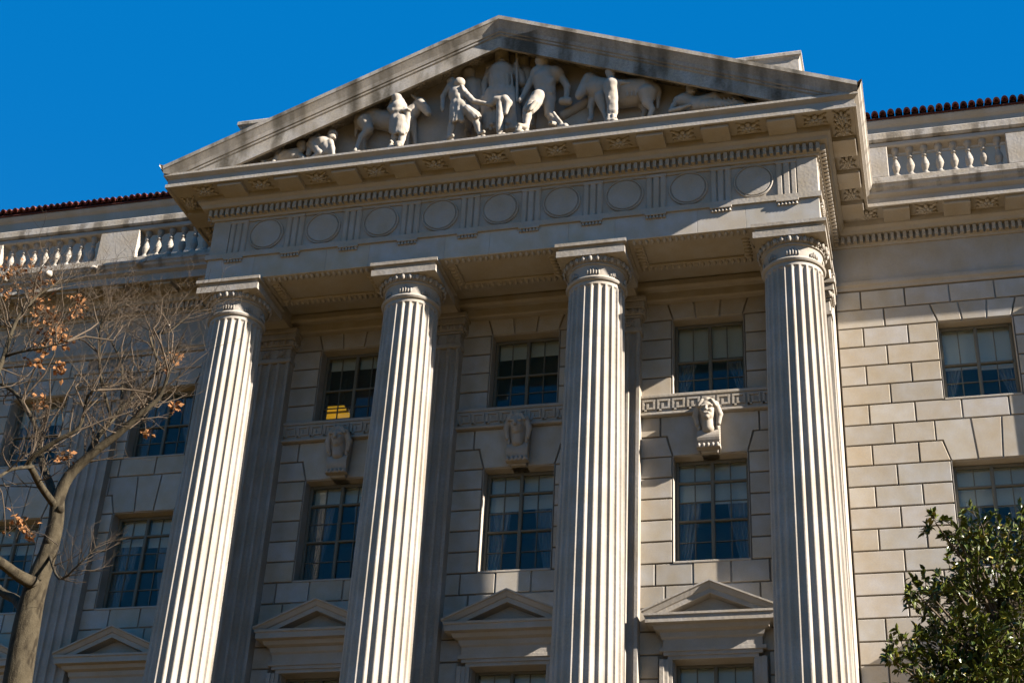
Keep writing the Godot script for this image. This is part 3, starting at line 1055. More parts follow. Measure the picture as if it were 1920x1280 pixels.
func keystone(c: float) -> void:
	var n := group("keystone", house, Vector3(c, CT - 9 * CH, ZP))
	var h := 2 * CH
	var b := MB.new()
	var q := PackedVector2Array([Vector2(-0.19, 0), Vector2(0.19, 0), Vector2(0.255, h), Vector2(-0.255, h)])
	b.prism(q, -0.4, 0.10, 0.02)
	put("stone", b.mesh(), M.stone, n)
	var sc := MB.new()                                                 # console: a bulging bracket with banded foot
	for k in 10:
		var y0 := 0.05 + k * 0.06
		var z0 := 0.10 + 0.16 * sin(PI * minf(1.0, (k + 1.0) / 11.0))
		var z1 := 0.10 + 0.16 * sin(PI * minf(1.0, (k + 2.0) / 11.0))
		sc.quad(Vector3(-0.21, y0, z0), Vector3(0.21, y0, z0), Vector3(0.225, y0 + 0.06, z1), Vector3(-0.225, y0 + 0.06, z1))
		sc.quad(Vector3(0.21, y0, z0), Vector3(0.21, y0, 0.08), Vector3(0.225, y0 + 0.06, 0.08), Vector3(0.225, y0 + 0.06, z1))
		sc.quad(Vector3(-0.21, y0, 0.08), Vector3(-0.21, y0, z0), Vector3(-0.225, y0 + 0.06, z1), Vector3(-0.225, y0 + 0.06, 0.08))
	sc.box(Vector3(0, 0.08, 0.17), Vector3(0.46, 0.07, 0.16), 0.015)
	for k in 5: sc.ball(Vector3(-0.18 + 0.09 * k, 0.1, 0.25), Vector3(0.035, 0.06, 0.035), 7, 4)
	for k in 5: sc.ball(Vector3(-0.18 + 0.09 * k, 0.62 - 0.02 * absf(k - 2), 0.2), Vector3(0.04, 0.1, 0.05), 7, 4)
	put("console", sc.mesh(), M.statue, n, Vector3.ZERO, Basis.from_scale(Vector3(1.18, 1.0, 1.1)))
	if not meshes.has("mask"):
		var y := 1.12
		var z := 0.27
		var o := [
			[Vector3(0, y + 0.08, z), Vector3(0, y - 0.12, z + 0.04), 0.17, 0.13],
			[Vector3(0, y - 0.2, z + 0.11), Vector3(0, y - 0.2, z + 0.12), 0.055, 0.055],
			[Vector3(0, y + 0.03, z + 0.19), Vector3(0, y - 0.06, z + 0.225), 0.024, 0.04],
			[Vector3(-0.1, y + 0.065, z + 0.155), Vector3(0.1, y + 0.065, z + 0.155), 0.034, 0.034],
			[Vector3(-0.04, y - 0.125, z + 0.16), Vector3(0.04, y - 0.125, z + 0.16), 0.026, 0.026],
			[Vector3(-0.08, y - 0.05, z + 0.135), Vector3(-0.075, y - 0.06, z + 0.135), 0.045, 0.045],
			[Vector3(0.08, y - 0.05, z + 0.135), Vector3(0.075, y - 0.06, z + 0.135), 0.045, 0.045],
			[Vector3(0, y - 0.22, z), Vector3(0, y - 0.4, z - 0.06), 0.1, 0.13]]
		for s in [-1.0, 1.0]:                                           # hair in heavy locks
			o.append([Vector3(0, y + 0.26, z + 0.06), Vector3(s * 0.17, y + 0.16, z + 0.05), 0.06, 0.065])
			o.append([Vector3(s * 0.18, y + 0.16, z + 0.03), Vector3(s * 0.25, y - 0.08, z - 0.02), 0.065, 0.07])
			o.append([Vector3(s * 0.25, y - 0.08, z - 0.02), Vector3(s * 0.22, y - 0.3, z - 0.04), 0.065, 0.05])
			o.append([Vector3(s * 0.1, y + 0.24, z + 0.11), Vector3(s * 0.17, y + 0.1, z + 0.11), 0.035, 0.035])
		o.append([Vector3(0, y + 0.2, z - 0.06), Vector3(0, y - 0.25, z - 0.14), 0.18, 0.18])
		for s in [-1.0, 1.0]:
			o.append([Vector3(s * 0.055, y + 0.01, z + 0.2), Vector3(s * 0.095, y + 0.01, z + 0.185), 0.028, 0.03, true])
			o.append([Vector3(s * 0.16, y + 0.12, z + 0.16), Vector3(s * 0.17, y - 0.2, z + 0.1), 0.018, 0.02, true])
		o.append([Vector3(-0.045, y - 0.1, z + 0.2), Vector3(0.045, y - 0.1, z + 0.2), 0.018, 0.018, true])
		meshes.mask = carve(o, 0.015, 0.022)
	put("carved_head", meshes.mask, M.statue, n, Vector3(0, -0.19, 0), Basis.from_scale(Vector3(1.1, 1.0, 1.12)))


func walls() -> void:
	# porch
	for k in 3:
		var x0 := B * k + 0.6
		var x1 := B * (k + 1) - 0.6
		var c := B * (k + 0.5)
		var w := group("porch_wall", house)
		ashlar(w, x0, x1, c, ZP, c + 0.52, true)
		backing(w, x0 - 0.7, x1 + 0.7 - 0.002, c, ZP, 5.0, 22.0)
		var band := group("key_band", house)
		slab("band", band, x0, x1, CT - 7 * CH + 0.03, CT - 6 * CH - 0.002, ZP - 0.1, ZP + 0.09, M.stone, 0.01)
		slab("fillet", band, x0, x1, CT - 6 * CH - 0.07, CT - 6 * CH + 0.01, ZP - 0.1, ZP + 0.125, M.stone, 0.01)
		slab("fillet", band, x0, x1, CT - 7 * CH - 0.01, CT - 7 * CH + 0.06, ZP - 0.1, ZP + 0.14, M.stone, 0.015)
		key_pattern(x0 + 0.1, x1 - 0.05, band, CT - 7 * CH + 0.1, ZP + 0.1)
		keystone(c)
		hood(c, ZP)
	# wings
	var ends := [[-12.4, -0.72, -3.5, -9.7], [14.22, 23.2, 17.4, 21.9]]
	for e in ends:
		var w := group("wing_wall", house)
		if e[0] < 0:
			ashlar(w, -4.85, e[1], -3.5, ZW, -1.32, false)
			ashlar(w, -10.2, -6.0, -7.3, ZW, -1.32, false, 15, 19)
			backing(w, -5.4, e[1], -3.5, ZW, 0.0, 22.4)
			backing(w, -10.4, -5.402, -7.3, ZW, 0.0, 22.4)
			slab("backing", w, -30, -10.402, 0.0, 22.4, ZW - 0.75, ZW - 0.05, M.stone)
			hood(-3.5, ZW)
			hood(-7.3, ZW)
		else:
			ashlar(w, e[0], 19.3, 17.4, ZW, 14.82, false)
			backing(w, e[0], 19.4, 17.4, ZW, 0.0, 22.4)
			slab("backing", w, 19.402, 44, 0.0, 22.4, ZW - 0.75, ZW - 0.05, M.stone)
			hood(17.4, ZW)
	# body of the building behind the fronts: floor slabs, cross walls, flat roof, back wall
	var body := group("body", house)
	slab("roof", body, -30, 44, 24.2, 24.3, -16, ZW - 0.2, M.worn)
	slab("rear_wall", body, -30, 44, 0.0, 24.3, -16.3, -16.0, M.stone)
	slab("end_wall", body, -30.3, -30, 0.0, 24.3, -16.3, ZW, M.stone)
	slab("end_wall", body, 44, 44.3, 0.0, 24.3, -16.3, ZW, M.stone)
	slab("return_wall", body, -0.69, -0.1, 5.0, 21.54, ZW - 0.6, ZP + 0.05, M.stone)
	slab("return_wall", body, 13.6, 14.19, 5.0, 21.54, ZW - 0.6, ZP + 0.05, M.stone)
	slab("podium", body, -1.4, 14.9, 0.0, 5.2, ZP - 0.8, 1.3, M.stone, 0.03)
	for i in 8: slab("step", body, 0.5, 13.0, 0.0, 5.2 - 0.17 * 3.6 * (i + 1), 1.3 + 0.4 * i, 1.7 + 0.4 * i, M.stone, 0.01)


func windows() -> void:
	var up0 := CT - 6 * CH + 0.03
	var up1 := CT - 2 * CH
	var lo0 := CT - 14 * CH + 0.03
	var lo1 := CT - 9 * CH
	var spots := [[-7.3, ZW], [-3.5, ZW], [B * 0.5, ZP], [B * 1.5, ZP], [B * 2.5, ZP], [17.4, ZW]]
	var blind_up := [0.3, 0.0, 0.16, 0.2, 0.42, 0.52]
	var blind_lo := [0.3, 0.3, 0.16, 0.34, 0.38, 0.36]
	for i in spots.size():
		var s: Array = spots[i]
		window(s[0], up0, up1, s[1] - 0.37, [0.5], [true, false], blind_up[i], 0.0 if i in [2, 3] else 0.5)
		window(s[0], lo0, lo1, s[1] - 0.37, [0.42, 0.79], [true, true, false], blind_lo[i], 1.0)
		window(s[0], 9.44, 12.62, s[1] - 0.37, [0.42, 0.79], [true, true, false], 0.4, 0.6)


func balustrades() -> void:
	var prof := [Vector2(0.0, 0.0), Vector2(0.12, 0.0), Vector2(0.12, 0.08), Vector2(0.075, 0.12), Vector2(0.06, 0.17), Vector2(0.085, 0.25), Vector2(0.105, 0.34), Vector2(0.09, 0.44), Vector2(0.055, 0.54), Vector2(0.042, 0.60), Vector2(0.07, 0.63), Vector2(0.07, 0.66), Vector2(0.045, 0.69), Vector2(0.06, 0.76), Vector2(0.095, 0.82), Vector2(0.1, 0.86), Vector2(0.1, 0.93), Vector2(0.0, 0.93)]
	var b := MB.new()
	b.lathe(prof, 14)
	var bm := b.mesh()
	var z := -2.9
	var sets := [
		[-30.0, -0.9, [[-30.0, -9.3], [-6.14, -4.93], [-1.9, -0.9]], [[-9.02, 8, 0.37], [-4.72, 8, 0.37]]],
		[14.6, 44.0, [[14.6, 15.76], [18.62, 19.8], [22.6, 44.0]], [[15.95, 8, 0.353], [20.0, 7, 0.353]]]]
	for s in sets:
		var n := group("balustrade", house, Vector3(s[0], 24.45, z))
		var ox: float = s[0]
		slab("base_rail", n, 0, s[1] - ox, 0.02, 0.54, -0.2, 0.2, M.worn, 0.02)
		slab("hand_rail", n, 0, s[1] - ox, 1.47, 1.62, -0.17, 0.17, M.stone, 0.03)
		slab("hand_rail", n, 0, s[1] - ox, 1.622, 1.9, -0.24, 0.24, M.worn, 0.05)
		for p in s[2]: slab("pedestal", n, p[0] - ox, p[1] - ox, 0.542, 1.468, -0.18, 0.18, M.stone, 0.015)
		for r in s[3]:
			for k in r[1]: put("baluster", bm, M.column, n, Vector3(r[0] + k * r[2] - ox, 0.54, 0))


func attic_and_roof() -> void:
	for e in [[-30.0, 0.0, -13.6, -0.4], [13.5, 44.0, 14.0, 20.8]]:
		var lift: float = 0.14 if e[0] < 0 else 0.0
		var at := group("attic", house, Vector3(0, lift, 0))
		slab("wall", at, e[0], e[1], 24.3, 28.3, -7.0, -6.3, M.stone)
		var path := [Vector2(e[0], -6.3), Vector2(e[1], -6.3)]
		var prof := [Vector2(-0.3, 28.2), Vector2(0.03, 28.2), Vector2(0.06, 28.28), Vector2(0.1, 28.3), Vector2(0.1, 28.52), Vector2(0.25, 28.56), Vector2(0.42, 28.6), Vector2(0.42, 28.9), Vector2(0.5, 28.96), Vector2(0.56, 29.04), Vector2(0.56, 29.08), Vector2(-0.3, 29.08)]
		put("cornice", sweep(path, 0, prof), M.stone, at)
		var dent := box_mesh(Vector3(0.1, 0.17, 0.12), 0.006)
		var x: float = e[2]
		while x < e[3]:
			put("dentil", dent, M.stone, at, Vector3(x, 28.42, -6.15))
			x += 0.2
		var rf := group("tile_roof", house, Vector3(0, lift, 0))
		var bed := MB.new()
		bed.prism(PackedVector2Array([Vector2(5.68, 29.085), Vector2(5.68, 29.12), Vector2(11.5, 31.2), Vector2(11.5, 29.085)]), 0.0, e[1] - e[0])
		put("bed", bed.mesh(), M.tile[2], rf, Vector3(e[0], 0, 0), Basis(Vector3.UP, PI / 2))
		if not meshes.has("tile"):
			var t := MB.new()
			var seg := 10
			for k in seg:
				var a := PI * k / seg
				var c := PI * (k + 1) / seg
				var ra := Vector3(-cos(a), sin(a), 0)
				var rc := Vector3(-cos(c), sin(c), 0)
				t.squad(ra * 0.112, rc * 0.112, rc * 0.102 + Vector3(0, 0, -1.5), ra * 0.102 + Vector3(0, 0, -1.5), ra, rc, rc, ra)
				t.quad(ra * 0.112, ra * 0.07, rc * 0.07, rc * 0.112)
				t.quad(ra * 0.07, ra * 0.065 + Vector3(0, 0, -1.5), rc * 0.065 + Vector3(0, 0, -1.5), rc * 0.07)
				t.tri(Vector3(0, 0, -0.12), rc * 0.07 - Vector3(0, 0, 0.12), ra * 0.07 - Vector3(0, 0, 0.12))
			meshes.tile = t.mesh()
		x = e[2]
		while x < e[3]:
			put("tile", meshes.tile, M.tile[rng.randi() % 4], rf, Vector3(x, 29.17 + rng.randf_range(-0.012, 0.014), -5.64 + rng.randf_range(-0.02, 0.02)), Basis(Vector3.RIGHT, deg_to_rad(19.5)) * Basis(Vector3.UP, rng.randf_range(-0.015, 0.015)) * Basis.from_scale(Vector3(0.9, 1.35, 1.0)))
			x += 0.217


# ---------------------------------------------------------------- the carved figures
func figures() -> void:
	var p: Array
	# lying figure at the left end
	p = [bone(566, 273, 1.1, 566, 278, 1.12, 0.125, 0.1), bone(566, 277, 1.2, 566, 279, 1.2, 0.03, 0.03), bone(562, 283, 1.1, 550, 291, 1.12, 0.09, 0.15), bone(550, 291, 1.12, 528, 296, 1.12, 0.15, 0.14),
		bone(528, 296, 1.15, 523, 287, 1.2, 0.11, 0.075), bone(523, 287, 1.2, 512, 305, 1.28, 0.07, 0.045), bone(528, 298, 1.1, 511, 300, 1.1, 0.11, 0.07), bone(511, 300, 1.1, 497, 304, 1.18, 0.07, 0.045),
		bone(497, 304, 1.2, 492, 303, 1.3, 0.05, 0.04), bone(513, 305, 1.3, 517, 307, 1.38, 0.05, 0.04), bone(548, 285, 1.2, 532, 285, 1.26, 0.06, 0.045), bone(532, 285, 1.26, 525, 289, 1.3, 0.045, 0.035), bone(560, 290, 1.1, 570, 298, 1.25, 0.07, 0.06)]
	statue("stone_figure", "small carved stone figure lying on its back with one knee raised", "statue", p)
	# crouching figure
	p = [bone(623, 253, 1.2, 622, 258, 1.22, 0.12, 0.1), bone(627, 258, 1.28, 628, 259, 1.28, 0.03, 0.02), bone(620, 263, 1.2, 606, 270, 1.2, 0.08, 0.17), bone(606, 270, 1.2, 590, 268, 1.15, 0.17, 0.15), bone(590, 268, 1.15, 583, 272, 1.12, 0.14, 0.11),
		bone(612, 275, 1.25, 616, 284, 1.25, 0.13, 0.12), bone(616, 284, 1.25, 624, 291, 1.3, 0.1, 0.06), bone(619, 266, 1.3, 623, 278, 1.36, 0.07, 0.055), bone(623, 278, 1.36, 624, 290, 1.38, 0.055, 0.04),
		bone(590, 272, 1.2, 600, 288, 1.3, 0.12, 0.09), bone(600, 288, 1.3, 588, 295, 1.3, 0.08, 0.06), bone(584, 276, 1.1, 578, 290, 1.2, 0.1, 0.06), bone(596, 258, 1.15, 588, 263, 1.12, 0.09, 0.08)]
	statue("stone_figure", "crouching carved stone figure with its head lifted, behind the donkey", "statue", p)
	# the donkey with its leader
	p = [bone(684, 226, 1.05, 701, 221, 1.05, 0.24, 0.23), bone(701, 222, 1.05, 726, 227, 1.05, 0.22, 0.21), bone(726, 227, 1.05, 757, 228, 1.05, 0.22, 0.25), bone(757, 224, 1.05, 776, 208, 1.05, 0.21, 0.15), bone(776, 208, 1.05, 788, 193, 1.08, 0.15, 0.12),
		bone(788, 194, 1.1, 803, 211, 1.15, 0.125, 0.075), bone(798, 206, 1.12, 804, 213, 1.16, 0.08, 0.07), bone(786, 190, 1.16, 771, 178, 1.2, 0.045, 0.025), bone(790, 188, 1.0, 776, 176, 1.0, 0.045, 0.02), bone(790, 192, 1.18, 800, 200, 1.2, 0.06, 0.05), bone(800, 204, 1.22, 804, 212, 1.22, 0.035, 0.03),
		bone(684, 228, 1.2, 691, 242, 1.24, 0.18, 0.1), bone(691, 242, 1.24, 677, 256, 1.26, 0.1, 0.062), bone(677, 256, 1.26, 669, 278, 1.28, 0.06, 0.045), bone(669, 279, 1.28, 666, 283, 1.34, 0.05, 0.055),
		bone(687, 234, 0.92, 692, 247, 0.92, 0.16, 0.09), bone(692, 247, 0.92, 684, 262, 0.92, 0.085, 0.055), bone(684, 262, 0.92, 683, 281, 0.95, 0.055, 0.05),
		bone(770, 232, 0.95, 776, 252, 0.95, 0.14, 0.07), bone(776, 252, 0.95, 779, 272, 0.98, 0.06, 0.05), bone(760, 236, 1.15, 762, 255, 1.12, 0.12, 0.07), bone(762, 255, 1.12, 762, 276, 1.12, 0.06, 0.05),
		bone(675, 222, 1.05, 668, 240, 1.0, 0.05, 0.05), bone(668, 240, 1.0, 667, 254, 1.0, 0.05, 0.03)]
	statue("stone_donkey", "carved stone donkey with long ears standing beside its leader", "statue", p)
	p = person({"head": [744, 187, 1.42], "neck": [745, 196, 1.38], "chest": [746, 204, 1.38], "pelvis": [746, 224, 1.36], "shl": [733, 203, 1.4], "ell": [737, 208, 1.5], "hal": [762, 207, 1.5], "shr": [757, 203, 1.38], "elr": [764, 214, 1.45], "har": [764, 226, 1.45],
		"knl": [742, 250, 1.42], "fol": [737, 271, 1.4], "knr": [755, 251, 1.44], "for": [750, 276, 1.46]}, 1.05)
	p += [bone(742, 225, 1.4, 740, 244, 1.42, 0.13, 0.1), bone(752, 225, 1.42, 755, 246, 1.44, 0.13, 0.1), bone(763, 221, 1.38, 763, 240, 1.4, 0.07, 0.05), bone(735, 226, 1.38, 733, 246, 1.38, 0.06, 0.05), bone(743, 181, 1.42, 745, 181, 1.4, 0.1, 0.1)]
	cloth(p, 747, 222, 20, 748, 249, 27, 1.5, 7)
	p += [bone(752, 187, 1.36, 757, 199, 1.34, 0.06, 0.07), bone(737, 187, 1.36, 733, 199, 1.34, 0.06, 0.06)]
	statue("stone_figure", "carved stone figure leading the donkey, one arm bent across its chest", "statue", p)
	# the man striding to the stand
	p = person({"head": [860, 160, 1.32], "neck": [857, 168, 1.26], "chest": [857, 177, 1.24], "pelvis": [861, 197, 1.24], "shl": [843, 163, 1.2], "ell": [831, 181, 1.2], "hal": [830, 202, 1.26], "shr": [869, 172, 1.32], "elr": [888, 190, 1.42], "har": [915, 195, 1.42],
		"hil": [855, 203, 1.22], "knl": [849, 229, 1.3], "fol": [842, 259, 1.34], "hir": [868, 203, 1.28], "knr": [893, 226, 1.34], "for": [900, 252, 1.36]}, 1.1, Vector3(0.7, 0, 0.7))
	p += [bone(847, 154, 1.18, 850, 160, 1.18, 0.11, 0.1), bone(857, 198, 1.26, 852, 222, 1.34, 0.16, 0.11), bone(864, 199, 1.3, 892, 220, 1.36, 0.15, 0.12), bone(858, 200, 1.36, 866, 226, 1.42, 0.08, 0.06), bone(866, 198, 1.38, 895, 214, 1.42, 0.06, 0.06)]
	cloth(p, 861, 197, 14, 855, 226, 22, 1.4, 5)
	cloth(p, 872, 200, 10, 893, 219, 14, 1.46, 4)
	p += [bone(866, 163, 1.42, 868, 168, 1.42, 0.05, 0.03), bone(858, 178, 1.4, 862, 192, 1.4, 0.03, 0.03)]
	statue("stone_figure", "carved stone man in a short skirt striding with an arm held out", "statue", p)
	p = person({"head": [880, 141, 0.86], "neck": [882, 152, 0.82], "chest": [884, 162, 0.82], "pelvis": [887, 190, 0.84], "shl": [867, 154, 0.82], "ell": [866, 176, 0.86], "hal": [874, 190, 0.92], "shr": [897, 155, 0.82], "elr": [902, 176, 0.86], "har": [900, 194, 0.9],
		"knl": [880, 220, 0.86], "fol": [878, 250, 0.86], "knr": [894, 220, 0.86], "for": [896, 248, 0.86]}, 1.25)
	statue("stone_figure", "carved stone man with lowered head standing behind the striding man", "statue", p)
	# central robed figure with a staff
	p = person({"head": [941, 106, 1.0], "neck": [941, 119, 0.94], "chest": [941, 136, 0.94], "pelvis": [941, 176, 0.98], "shl": [919, 130, 0.94], "ell": [909, 157, 0.96], "hal": [908, 182, 1.04], "shr": [964, 130, 0.94], "elr": [978, 150, 1.0], "har": [970, 127, 1.1],
		"knl": [929, 208, 1.06], "fol": [926, 240, 1.1], "knr": [953, 206, 1.06], "for": [957, 238, 1.1]}, 1.4)
	p += [bone(929, 180, 1.0, 922, 238, 1.0, 0.25, 0.24), bone(953, 180, 1.0, 960, 236, 1.0, 0.25, 0.24), bone(941, 140, 0.98, 941, 180, 1.0, 0.3, 0.28), bone(924, 140, 0.96, 958, 140, 0.96, 0.16, 0.16), bone(941, 116, 1.1, 941, 124, 1.1, 0.09, 0.05), bone(975, 140, 0.98, 979, 156, 0.98, 0.12, 0.11), bone(908, 186, 1.0, 912, 222, 0.98, 0.1, 0.12)]
	for q in range(-3, 4): p.append(bone(941 + q * 6, 184, 1.2, 941 + q * 8, 238, 1.22, 0.03, 0.035))
	cloth(p, 941, 140, 36, 941, 172, 40, 1.2, 6, 0.022)
	cloth(p, 941, 178, 44, 941, 240, 56, 1.22, 9, 0.03)
	p += [bone(933, 104, 0.98, 931, 120, 0.94, 0.06, 0.05), bone(949, 104, 0.98, 951, 120, 0.94, 0.06, 0.05), bone(922, 141, 1.14, 960, 139, 1.14, 0.03, 0.03), bone(922, 172, 1.2, 960, 170, 1.2, 0.035, 0.035)]
	statue("stone_figure", "largest carved stone figure, robed and bearded, in the middle of the pediment", "statue", p, 0.03, 0.024, 1.12, 0.004)
	statue("stone_staff", "upright carved stone staff held by the robed figure", "staff", [bone(969.5, 93, 1.16, 969.5, 190, 1.16, 0.032, 0.032), bone(969.5, 91, 1.16, 969.5, 98, 1.16, 0.02, 0.045)], 0.02, 0.02)
	statue("stone_stand", "carved stone stand with a rounded draped top in front of the robed figure", "stand", [bone(937, 190, 1.42, 937, 246, 1.42, 0.075, 0.075), bone(922, 195, 1.4, 931, 188, 1.42, 0.075, 0.085), bone(931, 188, 1.42, 947, 186, 1.42, 0.085, 0.085), bone(947, 186, 1.42, 955, 193, 1.4, 0.085, 0.07), bone(952, 193, 1.42, 948, 212, 1.42, 0.075, 0.045), bone(916, 196, 1.4, 925, 193, 1.4, 0.05, 0.06)], 0.04, 0.022)
	# the stooping man on the right of the stand
	p = person({"head": [1018, 119, 1.22], "neck": [1021, 129, 1.14], "chest": [1025, 143, 1.12], "pelvis": [1021, 178, 1.14], "shl": [1005, 137, 1.14], "ell": [992, 160, 1.18], "hal": [979, 184, 1.26], "shr": [1049, 139, 1.08], "elr": [1064, 163, 1.1], "har": [1062, 186, 1.16],
		"hil": [1009, 183, 1.24], "knl": [989, 208, 1.44], "fol": [986, 239, 1.46], "hir": [1029, 187, 1.12], "knr": [1030, 213, 1.16], "for": [1045, 235, 1.2]}, 1.32, Vector3(-0.6, 0, 0.8))
	p += [bone(1012, 140, 1.12, 1042, 140, 1.1, 0.2, 0.19), bone(1020, 150, 1.14, 1024, 176, 1.14, 0.24, 0.2), bone(1010, 183, 1.28, 993, 204, 1.44, 0.17, 0.13), bone(1055, 190, 1.14, 1066, 190, 1.14, 0.09, 0.09)]
	p += [bone(1025, 146, 1.34, 1022, 172, 1.34, 0.02, 0.02), bone(1014, 150, 1.3, 1018, 158, 1.32, 0.07, 0.06), bone(1034, 150, 1.28, 1030, 158, 1.3, 0.07, 0.06), bone(1008, 176, 1.3, 1034, 174, 1.28, 0.035, 0.035)]
	cloth(p, 1003, 190, 12, 992, 206, 12, 1.56, 4)
	statue("stone_figure", "broad carved stone man stooping with both arms hanging, beside the stand", "statue", p)
	statue("stone_tool", "straight carved stone handle leaning at the stooping man's foot", "tool", [bone(1038, 212, 1.44, 1056, 236, 1.48, 0.035, 0.04), bone(1050, 238, 1.46, 1060, 237, 1.48, 0.06, 0.07)], 0.03, 0.02)
	p = person({"head": [985, 117, 0.8], "neck": [987, 128, 0.78], "chest": [988, 142, 0.78], "pelvis": [990, 175, 0.8], "shl": [974, 134, 0.78], "ell": [974, 156, 0.8], "hal": [980, 176, 0.84], "shr": [1003, 136, 0.78], "elr": [1006, 158, 0.8], "har": [1002, 180, 0.84],
		"knl": [984, 208, 0.82], "fol": [984, 240, 0.82], "knr": [998, 208, 0.82], "for": [1000, 240, 0.82]}, 1.2)
	statue("stone_figure", "carved stone figure half hidden between the robed figure and the stooping man", "statue", p)
	# horse facing left with a youth
	p = [bone(1106, 150, 1.12, 1088, 176, 1.2, 0.16, 0.095), bone(1092, 172, 1.2, 1086, 180, 1.22, 0.1, 0.085), bone(1108, 143, 1.16, 1111, 136, 1.18, 0.045, 0.02), bone(1108, 146, 1.04, 1113, 139, 1.04, 0.045, 0.02), bone(1104, 158, 1.12, 1100, 166, 1.16, 0.14, 0.12),
		bone(1108, 150, 1.1, 1122, 168, 1.08, 0.16, 0.24), bone(1122, 168, 1.08, 1136, 172, 1.06, 0.26, 0.29), bone(1136, 173, 1.06, 1170, 174, 1.05, 0.28, 0.27), bone(1170, 174, 1.05, 1208, 170, 1.05, 0.27, 0.28), bone(1208, 168, 1.05, 1222, 172, 1.05, 0.27, 0.2), bone(1166, 184, 1.05, 1190, 183, 1.05, 0.22, 0.2),
		bone(1112, 147, 1.04, 1124, 156, 1.02, 0.06, 0.07), bone(1124, 156, 1.02, 1134, 159, 1.02, 0.07, 0.06),
		bone(1116, 182, 1.0, 1109, 200, 1.02, 0.14, 0.085), bone(1109, 200, 1.02, 1109, 220, 1.06, 0.065, 0.05), bone(1109, 221, 1.06, 1106, 226, 1.12, 0.06, 0.06), bone(1128, 184, 1.2, 1131, 203, 1.24, 0.15, 0.08), bone(1131, 203, 1.24, 1137, 222, 1.28, 0.065, 0.05),
		bone(1214, 176, 1.2, 1214, 192, 1.22, 0.2, 0.11), bone(1214, 192, 1.22, 1223, 204, 1.22, 0.1, 0.065), bone(1223, 204, 1.22, 1219, 218, 1.24, 0.06, 0.05), bone(1206, 182, 0.92, 1202, 194, 0.94, 0.17, 0.1), bone(1202, 194, 0.94, 1210, 206, 0.94, 0.09, 0.06), bone(1210, 206, 0.94, 1206, 220, 0.96, 0.06, 0.05),
		bone(1230, 165, 1.05, 1235, 176, 1.05, 0.05, 0.06), bone(1235, 176, 1.05, 1233, 202, 1.05, 0.06, 0.035)]
	for q in 7: p.append(bone(1110 + q * 3.2, 143 + q * 2.4, 1.2, 1113 + q * 3.0, 153 + q * 2.0, 1.26, 0.02, 0.025))
	for q in 3: p.append(bone(1178 + q * 8, 164, 1.3, 1176 + q * 8, 180, 1.31, 0.018, 0.018))
	statue("stone_horse", "heavy carved stone horse with a bowed head", "statue", p)
	p = person({"head": [1145, 138, 1.4], "neck": [1146, 149, 1.4], "chest": [1148, 160, 1.4], "pelvis": [1148, 184, 1.4], "shl": [1138, 158, 1.42], "ell": [1137, 170, 1.46], "hal": [1141, 182, 1.5], "shr": [1157, 156, 1.4], "elr": [1167, 155, 1.38], "har": [1178, 156, 1.34],
		"knl": [1145, 204, 1.44], "fol": [1144, 222, 1.46], "knr": [1152, 204, 1.44], "for": [1152, 221, 1.46]}, 0.98)
	statue("stone_figure", "slim carved stone youth standing in front of the horse", "statue", p)
	statue("stone_beam", "slanting carved stone beam between the stooping man and the horse", "beam", [bone(1056, 216, 0.85, 1106, 188, 0.85, 0.11, 0.11)], 0.03)
	# reclining figure at the right end
	p = [bone(1297, 166, 1.18, 1296, 172, 1.2, 0.12, 0.095), bone(1300, 169, 1.28, 1301, 172, 1.28, 0.03, 0.03), bone(1292, 178, 1.14, 1284, 190, 1.14, 0.08, 0.17), bone(1284, 190, 1.14, 1306, 200, 1.14, 0.17, 0.17), bone(1272, 187, 1.16, 1263, 198, 1.2, 0.075, 0.055), bone(1263, 198, 1.2, 1258, 207, 1.28, 0.055, 0.045),
		bone(1280, 186, 1.12, 1270, 188, 1.16, 0.12, 0.085), bone(1258, 207, 1.3, 1276, 203, 1.36, 0.045, 0.045), bone(1276, 203, 1.36, 1294, 197, 1.36, 0.045, 0.035), bone(1306, 199, 1.16, 1340, 181, 1.2, 0.17, 0.1), bone(1340, 181, 1.2, 1352, 199, 1.24, 0.1, 0.07), bone(1310, 200, 1.1, 1366, 182, 1.12, 0.17, 0.12),
		bone(1366, 182, 1.12, 1400, 196, 1.18, 0.11, 0.06), bone(1400, 197, 1.18, 1410, 194, 1.26, 0.05, 0.04), bone(1320, 198, 1.22, 1390, 197, 1.22, 0.13, 0.09), bone(1298, 186, 1.2, 1330, 184, 1.26, 0.06, 0.05)]
	for q in 8: p.append(bone(1318 + q * 8, 187 - q * 0.6, 1.3, 1326 + q * 9, 200, 1.33, 0.022, 0.028))
	statue("stone_figure", "carved stone figure reclining under a long cloth with raised knees", "statue", p)
	statue("stone_rock", "small pointed carved stone in the narrow end beyond the cloth", "carving", [bone(1412, 197, 1.15, 1432, 192, 1.12, 0.06, 0.09), bone(1432, 192, 1.12, 1434, 187, 1.12, 0.06, 0.03)], 0.04)


# ---------------------------------------------------------------- trees
func limb_points(pts: Array) -> Array:                                  # [u, v, distance, radius] to points
	var o := [[], []]
	for p in pts:
		o[0].append(away(p[0], p[1], p[2]))
		o[1].append(p[3])
	# smooth
	var q := [[], []]
	for i in o[0].size() - 1:
		for k in 4:
			var t := k / 4.0
			var a: Vector3 = o[0][maxi(i - 1, 0)]
			var b: Vector3 = o[0][i]
			var c: Vector3 = o[0][i + 1]
			var d: Vector3 = o[0][mini(i + 2, o[0].size() - 1)]
			q[0].append(b.cubic_interpolate(c, a, d, t))
			q[1].append(lerpf(o[1][i], o[1][i + 1], t))
	q[0].append(o[0][-1])
	q[1].append(o[1][-1])
	return q


var twig_tips := []

